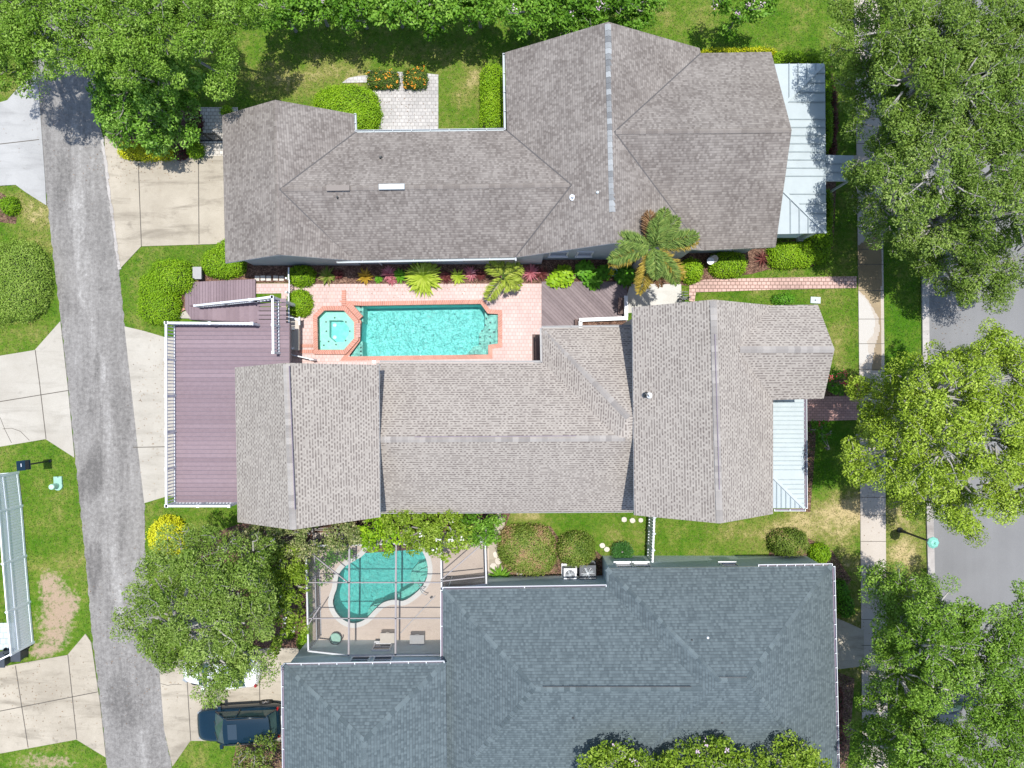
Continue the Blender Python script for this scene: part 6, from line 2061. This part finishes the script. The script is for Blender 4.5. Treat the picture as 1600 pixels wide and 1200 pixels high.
GM = 'crape myrtles along the top lawn'
MY = [(425, 8, 34, 'leftmost crape myrtle of the row, beside the dark oak'), (480, -2, 36, 'second crape myrtle of the row along the lawn, with a lilac bloom'), (548, 2, 38, 'third crape myrtle of the row, above the round hedge'),
      (610, 0, 40, 'crape myrtle above the orange flower bed'), (680, 4, 42, 'crape myrtle right of the flower bed and above the paver patio corner'), (745, 0, 40, 'crape myrtle above the long clipped hedge'),
      (830, 12, 44, 'crape myrtle just left of the peak of the brown roof'), (905, 8, 44, 'crape myrtle behind the peak of the brown roof'), (985, 2, 44, 'last crape myrtle of the row beside the open lawn')]
for x, y, r, lb in MY:
    tree('crape_myrtle', lb, (x * .9 + 80, y * .9 + 60 - 18), [(x, y, r, 3.9), (x - r * .7, y + 8, r * .6, 3.5), (x + r * .7, y + 6, r * .6, 3.5), (x, y + r * .72, r * .5, 3.1), (x + random.uniform(-12, 12), y - r, r, 3.8)],
         'myrtle', GM, leaf=(.18, .09), dens=330, sub=(.22, .42), trunk_r=.07, twigs=.1, tone_mid=.47, flowers='flower_lilac', flo_n=3 if r < 43 else 7)
tree('crape_myrtle', 'small crape myrtle standing alone on the open lawn with lilac flowers', (1138, 48), [(1152, 8, 28, 3.6), (1130, 0, 20, 3.4), (1178, 4, 24, 3.4), (1150, 34, 13, 2.9), (1172, 30, 12, 2.9), (1198, 8, 16, 3.2)],
     'myrtle', GM, leaf=(.20, .10), dens=190, sub=(.2, .38), trunk_r=.06, twigs=.15, flowers='flower_lilac', flo_n=14)
GB = 'crape myrtles in front of the slate house'
for x, y, r, lb in ((965, 1205, 46, 'lime crape myrtle left of the pair over the slate roof edge'), (1105, 1200, 50, 'middle lime crape myrtle overlapping the slate roof edge'), (1235, 1205, 44, 'lime crape myrtle at the slate roof corner'), (1030, 1222, 36, 'lower lime crape myrtle between two larger ones at the slate roof')):
    tree('crape_myrtle', lb, (x * .9 + 80, y * .9 + 60 + 20), [(x, y, r, 5.6), (x - r * .75, y - 6, r * .6, 5.2), (x + r * .75, y - 8, r * .6, 5.2), (x, y - r * .62, r * .5, 5.0), (x, y + r * .9, r, 5.4)],
         'myrtle_lime', GB, leaf=(.15, .075), dens=380, sub=(.22, .42), trunk_r=.08, twigs=.15, tone_mid=.46, flowers='flower_lilac', flo_n=4)

# tall leafy shrubs along the side of the taupe house
GH = 'tall shrubs between the taupe house and the screened pool'
tree('tall_shrub', 'cream variegated tall shrub under the left gable of the taupe roof', (480, 820), [(445, 842, 26, 2.6), (490, 838, 30, 2.8), (535, 835, 28, 2.8), (420, 830, 24, 2.4), (560, 828, 22, 2.6)], 'variegated', GH, leaf=(.13, .065), dens=480, sub=(.18, .34), flat=.8, trunk_r=.06, twigs=.2)
tree('tall_shrub', 'dark green tall shrub between the variegated and the lime ones', (590, 815), [(583, 826, 22, 2.7), (602, 838, 22, 2.8), (580, 845, 14, 2.6), (612, 815, 20, 2.6)], 'privet', GH, leaf=(.15, .08), dens=460, sub=(.18, .34), flat=.8, trunk_r=.06, twigs=.1, tone_mid=.36)
tree('tall_shrub', 'lime green tall shrub dotted with white flowers, spilling over the screen', (670, 820), [(632, 822, 26, 3.0), (665, 826, 30, 3.1), (700, 824, 28, 3.0), (650, 845, 20, 2.9), (690, 848, 22, 2.9), (715, 835, 18, 2.9), (640, 808, 20, 2.8)], 'myrtle_lime', GH, leaf=(.14, .07), dens=460, sub=(.18, .34), flat=.8, trunk_r=.06, twigs=.1, tone_mid=.52, flowers='flower_white', flo_n=9)
tree('tall_shrub', 'even mid green tall shrub at the end of the row by the concrete path', (752, 820), [(740, 820, 24, 2.5), (760, 826, 22, 2.4), (748, 840, 20, 2.4), (770, 812, 12, 2.3)], 'myrtle', GH, leaf=(.13, .07), dens=460, sub=(.18, .32), flat=.8, trunk_r=.06, twigs=.1, tone_mid=.42)
tree('tall_shrub', 'green tall shrub with pale blooms along the left wall of the screen enclosure', (450, 925), [(445, 880, 26, 2.8), (455, 915, 26, 2.8), (450, 950, 24, 2.7), (458, 980, 18, 2.5), (430, 905, 24, 2.8), (425, 950, 20, 2.6), (465, 890, 14, 2.6), (430, 860, 20, 2.6), (405, 890, 26, 2.6), (400, 930, 24, 2.4), (440, 1000, 14, 2.0)], 'myrtle_lime', GH, leaf=(.14, .07), dens=460, sub=(.18, .34), flat=.8, trunk_r=.06, twigs=.15, tone_mid=.45, flowers='flower_white', flo_n=10)
tree('tall_shrub', 'variegated tall shrub at the upper left corner of the screen enclosure', (415, 870), [(400, 850, 22, 2.6), (380, 845, 18, 2.4), (470, 865, 14, 2.5)], 'variegated', GH, leaf=(.13, .065), dens=480, sub=(.18, .34), flat=.8, trunk_r=.05, twigs=.2, tone_mid=.4)
tree('tall_shrub', 'olive shrub behind the dark blue car at the slate house wall', (405, 1165), [(395, 1175, 24, 1.9), (420, 1165, 16, 1.8), (372, 1185, 16, 1.7), (400, 1200, 26, 1.9)], 'rust', None, leaf=(.13, .065), dens=300, sub=(.16, .3), flat=.8, trunk_r=.05, twigs=.3, tone_mid=.3)
tree('shade_shrub', 'dark green shrub with red flower heads beside the brick front path', (1310, 600), [(1305, 595, 16, 1.1), (1325, 600, 16, 1.1), (1296, 606, 10, 1.0), (1340, 606, 14, 1.0)], 'philodendron', None, leaf=(.13, .07), dens=330, sub=(.15, .28), flat=.8, trunk_r=.04, twigs=.1, tone_mid=.25, flowers='flower_red', flo_n=26, cat='shrub')
tree('shade_shrub', 'dark green shrub under the lime oak below the brick front path', (1290, 700), [(1278, 670, 12, .9), (1292, 680, 12, .9)], 'philodendron', None, leaf=(.12, .07), dens=330, sub=(.15, .28), flat=.8, trunk_r=.04, twigs=.1, tone_mid=.3, flowers='flower_red', flo_n=4, cat='shrub')

# ------------------------------------------------------------------ clipped shrubs
shrub('round_bush', 'big pale green clipped mound on the lawn strip left of the alley', [(18, 436, 47, 63, 1.3), (-30, 440, 60, 63, 1.3)], 'box_light', None, dens=900, square=2.6)
shrub('round_bush', 'small dark green bush in bare soil by the left driveway', [(10, 320, 13, 14, .7)], 'privet', None, tone_mid=.3)
shrub('kidney_bush', 'kidney shaped clipped green bush between the alley and the low deck', [(262, 431, 33, 27, 1.1), (240, 450, 26, 24, 1.1), (243, 478, 31, 27, 1.1)], 'privet', None, square=3.0)
shrub('round_bush', 'round green bush against the left gable of the brown roofed house', [(342, 409, 31, 23, 1.0), (352, 393, 18, 20, 1.0), (362, 415, 16, 14, .9)], 'privet', None, square=2.5)
shrub('round_bush', 'oval clipped bush above the lattice gate at the end of the pool bed', [(468, 430, 20, 15.5, .9)], 'privet', None, square=2.8)
shrub('round_bush', 'egg shaped clipped bush below the lattice gate on the pink pavers', [(465, 473, 19, 20.5, .9)], 'privet', None, square=2.6)
shrub('round_bush', 'huge rounded hedge mound beside the grey paver patio', [(540, 166, 50, 38, 1.3), (558, 180, 30, 26, 1.25), (515, 160, 28, 22, 1.2)], 'privet', None, square=2.8, tone_mid=.5)
shrub('flower_bush', 'orange flowering low hedge, the left one above the paver patio', [(588, 122, 13.5, 14, .55), (608, 123, 14, 12.5, .5)], 'ixora', 'orange flowering hedges', square=6, tone_mid=.30, flowers='flower_orange', flo_n=34)
shrub('flower_bush', 'orange flowering low hedge, the right one at the patio corner', [(648, 121, 18, 14.5, .6)], 'ixora', 'orange flowering hedges', square=6, tone_mid=.30, flowers='flower_orange', flo_n=30)
shrub('clipped_hedge', 'long upright rectangular hedge along the wall of the brown roofed house', [(768, 125, 17, 24, 1.2), (768, 153, 17, 30, 1.2), (768, 182, 17, 24, 1.2)], 'privet', None, square=5.0, tone_mid=.52)
shrub('golden_hedge', 'golden yellow low hedge along the top of the driveway', [(200, 233, 20, 13, .7), (228, 238, 22, 10, .7), (252, 238, 18, 9, .7)], 'gold', None, leaf=(.08, .05), tone_mid=.5)
shrub('round_bush', 'small bright bush between the driveway and the iron gate', [(302, 232, 13, 12, .7)], 'privet', None, tone_mid=.55)
shrub('golden_bush', 'brilliant yellow round bush at the alley edge under the oak', [(254, 842, 28, 31, 1.3)], 'gold', None, leaf=(.10, .065), tone_mid=.6)
shrub('clipped_hedge', 'thin yellow green hedge seen just over the top eave of the brown roof', [(1130, 81, 34, 5, .9), (1180, 80, 34, 5, .9)], 'gold', None, tone_mid=.3, square=3.5)
shrub('clipped_hedge', 'green hedge along the top edge of the blue metal porch roof', [(1235, 90, 26, 11, .9), (1275, 91, 24, 10, .9)], 'privet', None, square=3.5)
shrub('round_bush', 'yellow green round bush right of the tall palm', [(1083, 421, 18, 19, 1.1)], 'privet', None, tone_mid=.58)
shrub('clipped_hedge', 'oblong clipped bush below the wall window right of the drum', [(1140, 412, 27, 19, .9)], 'privet', None, square=3.4, tone_mid=.52)
shrub('clipped_hedge', 'long light green hedge wrapping the porch corner', [(1232, 397, 28, 20, .95), (1256, 396, 20, 19, .95)], 'privet', None, square=3.0, tone_mid=.55)
shrub('clipped_hedge', 'darker green hedge end beside the porch corner and mulch edge', [(1281, 385, 20, 24, .95), (1290, 372, 14, 20, .9)], 'privet', None, square=2.6, tone_mid=.34)
shrub('clipped_hedge', 'shaded green hedge above the entry canopy along the blue metal porch', [(1294, 130, 7, 34, .8), (1294, 195, 7, 40, .8)], 'privet', None, square=3.0, tone_mid=.3)
shrub('clipped_hedge', 'shaded green hedge below the entry canopy along the blue metal porch', [(1295, 330, 7, 36, .8)], 'privet', None, square=3.0, tone_mid=.3)
shrub('red_hedge', 'row of dark red leaved plants in the mulch before the blue metal porch', [(1303, 150, 7, 28, .5), (1304, 190, 7, 26, .5), (1303, 228, 6, 18, .5)], 'dark_red', None, leaf=(.12, .05), dens=500, tone_mid=.4)
shrub('red_plant', 'dark red shrub beneath the corner of the leafy green tree', [(301, 190, 12, 20, .6), (280, 240, 14, 8, .4)], 'dark_red', None, leaf=(.12, .05), dens=450, tone_mid=.35)
shrub('rusty_shrub', 'large rust tinged shrub on the lawn beside the concrete path', [(822, 860, 44, 35, 1.5), (830, 875, 38, 26, 1.4)], 'rust', 'rust tinged shrubs on the side lawn', square=2.8, leaf=(.095, .055), tone_mid=.55, patch_amp=.26)
shrub('rusty_shrub', 'smaller rust tinged shrub above the air conditioners', [(902, 862, 29, 26, 1.4)], 'rust', 'rust tinged shrubs on the side lawn', square=2.5, leaf=(.095, .055), tone_mid=.36, patch_amp=.26)
shrub('rusty_shrub', 'rusty topped shrub beside the right corner of the slate house', [(1238, 851, 29, 20, 1.3)], 'rust', 'rust tinged shrubs on the side lawn', square=2.8, leaf=(.09, .05), tone_mid=.35, patch_amp=.26)
shrub('round_bush', 'small round green bush at the very corner of the slate house', [(1285, 867, 16, 15, .9)], 'privet', None, tone_mid=.42)
shrub('round_bush', 'low green shrub at the gable end beside the pale utility lid', [(1226, 467, 18, 8, .5)], 'philodendron', None, tone_mid=.45)
shrub('ground_shrub', 'dark green low planting between the slate house and the sidewalk', [(1316, 925, 12, 16, .5), (1325, 950, 12, 16, .5)], 'philodendron', None, leaf=(.12, .07), dens=500, tone_mid=.3)
shrub('ground_shrub', 'dark red low planting along the slate house front bed', [(1312, 1100, 7, 26, .4), (1314, 1150, 7, 26, .4)], 'dark_red', None, leaf=(.1, .05), dens=420, tone_mid=.5)
shrub('round_bush', 'small green shrub between the oak and the corner of the screen enclosure', [(473, 1005, 10, 14, .6), (448, 992, 10, 8, .5)], 'privet', None, tone_mid=.35)
shrub('low_plant', 'small green shrub at the upper left corner of the brown roof', [(352, 172, 9, 8, .5)], 'privet', None, tone_mid=.6)

tree('tall_shrub', 'dark leafy shrub growing inside the upper left corner of the screen enclosure', (520, 870), [(520, 862, 18, .9), (505, 880, 14, .8), (540, 860, 14, .8), (506, 900, 8, .6)], 'philodendron', None, leaf=(.13, .07), dens=300, sub=(.15, .3), flat=.7, trunk_r=.04, twigs=.1, tone_mid=.2)
# broad-leaved plants beside the diagonal deck
for x, y, r, h, lb, tm in ((880, 433, 18, .9, 'yellow green leafy plant, leftmost at the edge of the diagonal deck', .6), (866, 440, 12, .7, 'small yellow green plant over the left end of the diagonal deck', .62), (912, 424, 16, 1.0, 'tall broad leaved green plant below the two wall windows', .5), (925, 440, 15, .8, 'broad leaved green plant leaning over the diagonal deck boards', .5),
                      (942, 428, 13, .8, 'green broad leaved plant just left of the flower pot', .4), (975, 432, 18, .8, 'dark green broad leaved plant under the left fronds of the palm', .3)):
    c = P(x, y, 0); t = thing('broad_leaf_plant', c, lb, 'plant', 'broad leaved plants by the diagonal deck')
    R = PX(r)
    n = int(170 * (r / 15) ** 2)
    d = rand_dirs(n, 0.0)
    p = np.array([c.x, c.y, .1]) + d * np.array([R, R, h]) * rng.uniform(.55, 1.0, (n, 1))
    leaf_object('leaves', p, d * .35 + np.array([0, 0, .9]) + rng.normal(0, .3, (n, 3)), .26, .15, tm + rng.normal(0, .15, n), M['philodendron' if tm < .55 else 'privet'], t, tang=d + rng.normal(0, .3, (n, 3)))
    m = MB()
    for k in range(14):
        q = p[rng.integers(n)]; m.tube([c, (c + Vector(q)) / 2 + Vector((0, 0, .1)), Vector(q)], [.02, .015, .01], 4, cap=False)
    m.build('stems', M['twig'], t)

# rosettes in the pool-side bed
rosette('agave', 'large yellow green spiky rosette in the middle of the pool bed', 662, 434, 300, 1.2, .14, 'agave', None, 1.0, .30, tone=.5)
GR = 'bromeliads in the pool bed'
BRO = [(513, 432, .5, 'rust', 'olive bronze rosette, first right of the oval bush in the pool bed'), (572, 433, .45, 'croton', 'golden orange rosette standing alone in the pool bed'), (608, 428, .42, 'pink', 'pink rosette left of the large spiky agave'), (613, 438, .3, 'pink', 'small pink rosette at the paver edge left of the agave'),
       (626, 432, .42, 'philodendron', 'small green rosette touching the left side of the agave'), (697, 434, .35, 'dark_red', 'dark red rosette just right of the agave'), (716, 433, .44, 'agave', 'yellow green small rosette between two reddish ones right of the agave'), (736, 428, .42, 'pink', 'bright pink rosette right of the yellow green one'),
       (752, 430, .35, 'dark_red', 'dark red rosette beside the small palm'), (829, 427, .5, 'pink', 'dusky pink rosette right of the small palm'), (845, 428, .38, 'dark_red', 'deep red rosette by the corner of the diagonal deck'), (530, 430, .3, 'dark_red', 'small dark red rosette right of the bronze one'), (592, 437, .22, 'philodendron', 'tiny green tuft beside the golden orange rosette')]
for x, y, L, mt_, lb in BRO:
    rosette('bromeliad', lb, x, y, 44, L * 1.3, .085, mt_, GR, 1.0, .28, tone=.5)
rosette('sword_fern', 'light green ferny clump against the right end of the screen enclosure', 781, 900, 70, .85, .09, 'myrtle', None, .75, .45, tone=.5)
rosette('bromeliad', 'small yellow green rosette beside the gate of the pool bed', 800, 438, 30, .55, .08, 'agave', GR, 1.0, .3, tone=.6)
rosette('bromeliad', 'low red rosette in the mulch right of the oblong bush', 1190, 405, 40, .6, .05, 'dark_red', GR, .8, .3, tone=.6)

# ------------------------------------------------------------------ palms and cycad
def palm(name, label, px, py, zc, fronds, trunk_r, base, trunk='bark_pale'):
    c = P(px, py, zc)
    b = P(base[0], base[1], 0)
    t = thing(name, b, label, 'palm')
    m = MB()
    m.tube([b - Vector((0, 0, .1)), b.lerp(c, .35), b.lerp(c, .7), c - Vector((0, 0, .2))], [trunk_r * 1.4, trunk_r * 1.1, trunk_r, trunk_r * .9], 10)
    m.build('trunk', M[trunk], t, smooth=True)
    for az, L, el, dr, mt_, nl in fronds:
        a = math.radians(az)
        pos, nrm, tang, pts, ln = frond_leaflets((c.x, c.y, c.z), a, L, math.radians(el), dr, nl, .62, .05)
        o = leaf_object('frond', pos, nrm, ln * .85, .048, .5 + rng.normal(0, .2, nl), M[mt_], t, tang=tang)
        r = MB(); r.tube([Vector(p) for p in pts], [.035, .032, .03, .026, .022, .018, .014, .01, .006], 5, cap=False)
        r.build('stalk', M['palm'], o)
    return t


palm('foxtail_palm', 'foxtail palm with plume like fronds between the two houses', 1020, 386, 5.6,
     [(72, 2.0, 38, .50, 'palm', 900), (98, 1.75, 30, .40, 'palm_brown', 520), (50, 1.9, 42, .5, 'palm', 850), (14, 2.3, 30, .42, 'palm', 850), (8, 2.35, 22, .45, 'palm_gold', 260), (168, 2.1, 32, .42, 'palm', 850), (196, 2.25, 20, .40, 'palm', 700), (201, 2.25, 16, .42, 'palm_gold', 180),
      (272, 1.8, 55, .62, 'palm', 900), (305, 2.2, 20, .45, 'palm', 800), (318, 2.2, 12, .4, 'palm_gold', 250), (255, 2.3, 12, .42, 'palm_gold', 620), (285, 1.9, 8, .5, 'palm_brown', 300), (85, 1.5, 70, .3, 'palm', 500)], .13, (990, 418))
palm('young_palm', 'young palm with a few broad fronds at the pool corner', 786, 432, 1.3,
     [(140, 1.1, 40, .4, 'palm_lime', 170), (25, 1.2, 30, .4, 'palm_lime', 180), (235, 1.6, 28, .45, 'palm_lime', 220), (330, 1.15, 30, .5, 'palm_lime', 190), (80, .8, 50, .4, 'palm_lime', 120), (300, .9, 35, .4, 'palm_lime', 120)], .06, (786, 434), 'bark')
c = P(972, 862, .35)
t = thing('cycad', P(972, 862), 'dark green cycad with radiating fronds beside the stepping stones', 'cycad')
for k in range(34):
    a = k * 2.39996
    L = .62 + .12 * random.random()
    pos, nrm, tang, pts, ln = frond_leaflets((c.x, c.y, c.z), a, L, math.radians(18 + 45 * (k / 34)), .35, 90, .17, .02, plume=.15)
    leaf_object('frond', pos, nrm, ln, .022, .4 + rng.normal(0, .2, 90), M['cycad'], t, tang=tang)
m = MB(); m.lathe(P(972, 862, 0), [(.14, 0), (.16, .2), (.1, .38)], 10); m.build('trunk', M['bark'], t)

# ------------------------------------------------------------------ lawn blades
def grass():
    n = 430000
    px = rng.uniform(-30, 1480, n); py = rng.uniform(-30, 1230, n)
    keep = np.ones(n, bool)
    for h in HARD: keep &= ~inside(h, px, py)
    for b in ([(352, 215), (800, 215), (960, 60), (1080, 110), (1205, 110), (1205, 380), (352, 390)], [(380, 590), (590, 590), (1205, 500), (1205, 780), (380, 780)], [(460, 1050), (710, 1040), (710, 940), (950, 910), (1290, 910), (1290, 1230), (460, 1230)]):
        keep &= ~inside(b, px, py)
    px, py = px[keep], py[keep]
    dry, soil = lawn_fields(px, py)
    k = rng.random(len(px)) > np.clip(soil * 1.5 + .25, 0, .93)
    px, py, dry = px[k], py[k], dry[k]
    n = len(px)
    # patchiness of the sward
    X, Y = px * S, py * S
    dry = dry + .10 * np.sin(X * 1.9 + 2 * np.sin(Y * .8)) * np.sin(Y * 1.6 + 1.5 * np.sin(X * .7)) + .08 * np.sin(X * 5.1 + Y * 2) * np.sin(Y * 4.3 - X) + rng.normal(0, .07, n)
    pos = np.stack([(px - 800) * S, (600 - py) * S, rng.uniform(.015, .05, n)], -1)
    nrm = rng.normal(0, .75, (n, 3)) + np.array([0, 0, .8])
    nrm[:, 2] = np.abs(nrm[:, 2])
    o = leaf_object('grass', pos, nrm, .085, .03, rng.uniform(0, 1, n), M['blade'], None, extra={'dry': dry})
    tag(o, 'short mown grass of the lawns, green with dry straw patches', 'grass', kind='stuff')


grass()


def litter():
    """fallen leaves lying on the hard ground under and near the trees"""
    n = 1700
    cx = np.array([(150, 180, 90, 90), (230, 255, 60, 20), (300, 1050, 90, 60), (210, 980, 60, 90), (1360, 760, 30, 60), (1365, 950, 30, 60), (1475, 500, 40, 60), (1365, 330, 25, 80), (610, 165, 60, 40), (660, 450, 120, 12), (240, 640, 30, 90), (60, 1090, 60, 60)])
    k = rng.integers(len(cx), size=n)
    px = cx[k, 0] + rng.normal(0, 1, n) * cx[k, 2] * .7
    py = cx[k, 1] + rng.normal(0, 1, n) * cx[k, 3] * .7
    ok = np.zeros(n, bool)
    for h in [ALLEY] + [v[0] for v in DRIVE.values()] + [DECK, PATIO1, STREET, [(1335, 0), (1372, 0), (1388, 1200), (1350, 1200)]]:
        ok |= inside(h, px, py)
    for h in ([(488, 470), (785, 465), (785, 562), (488, 562)], [(262, 430), (460, 430), (460, 800), (262, 800)]):
        ok &= ~inside(h, px, py)
    px, py = px[ok], py[ok]
    n = len(px)
    pos = np.stack([(px - 800) * S, (600 - py) * S, np.full(n, .066)], -1)
    o = leaf_object('leaf_litter', pos, rng.normal(0, .25, (n, 3)) + np.array([0, 0, 1.]), .065, .035, rng.uniform(0, 1, n), M['palm_brown'], None)
    tag(o, 'brown fallen leaves scattered over the paving', 'leaves', kind='stuff')


litter()
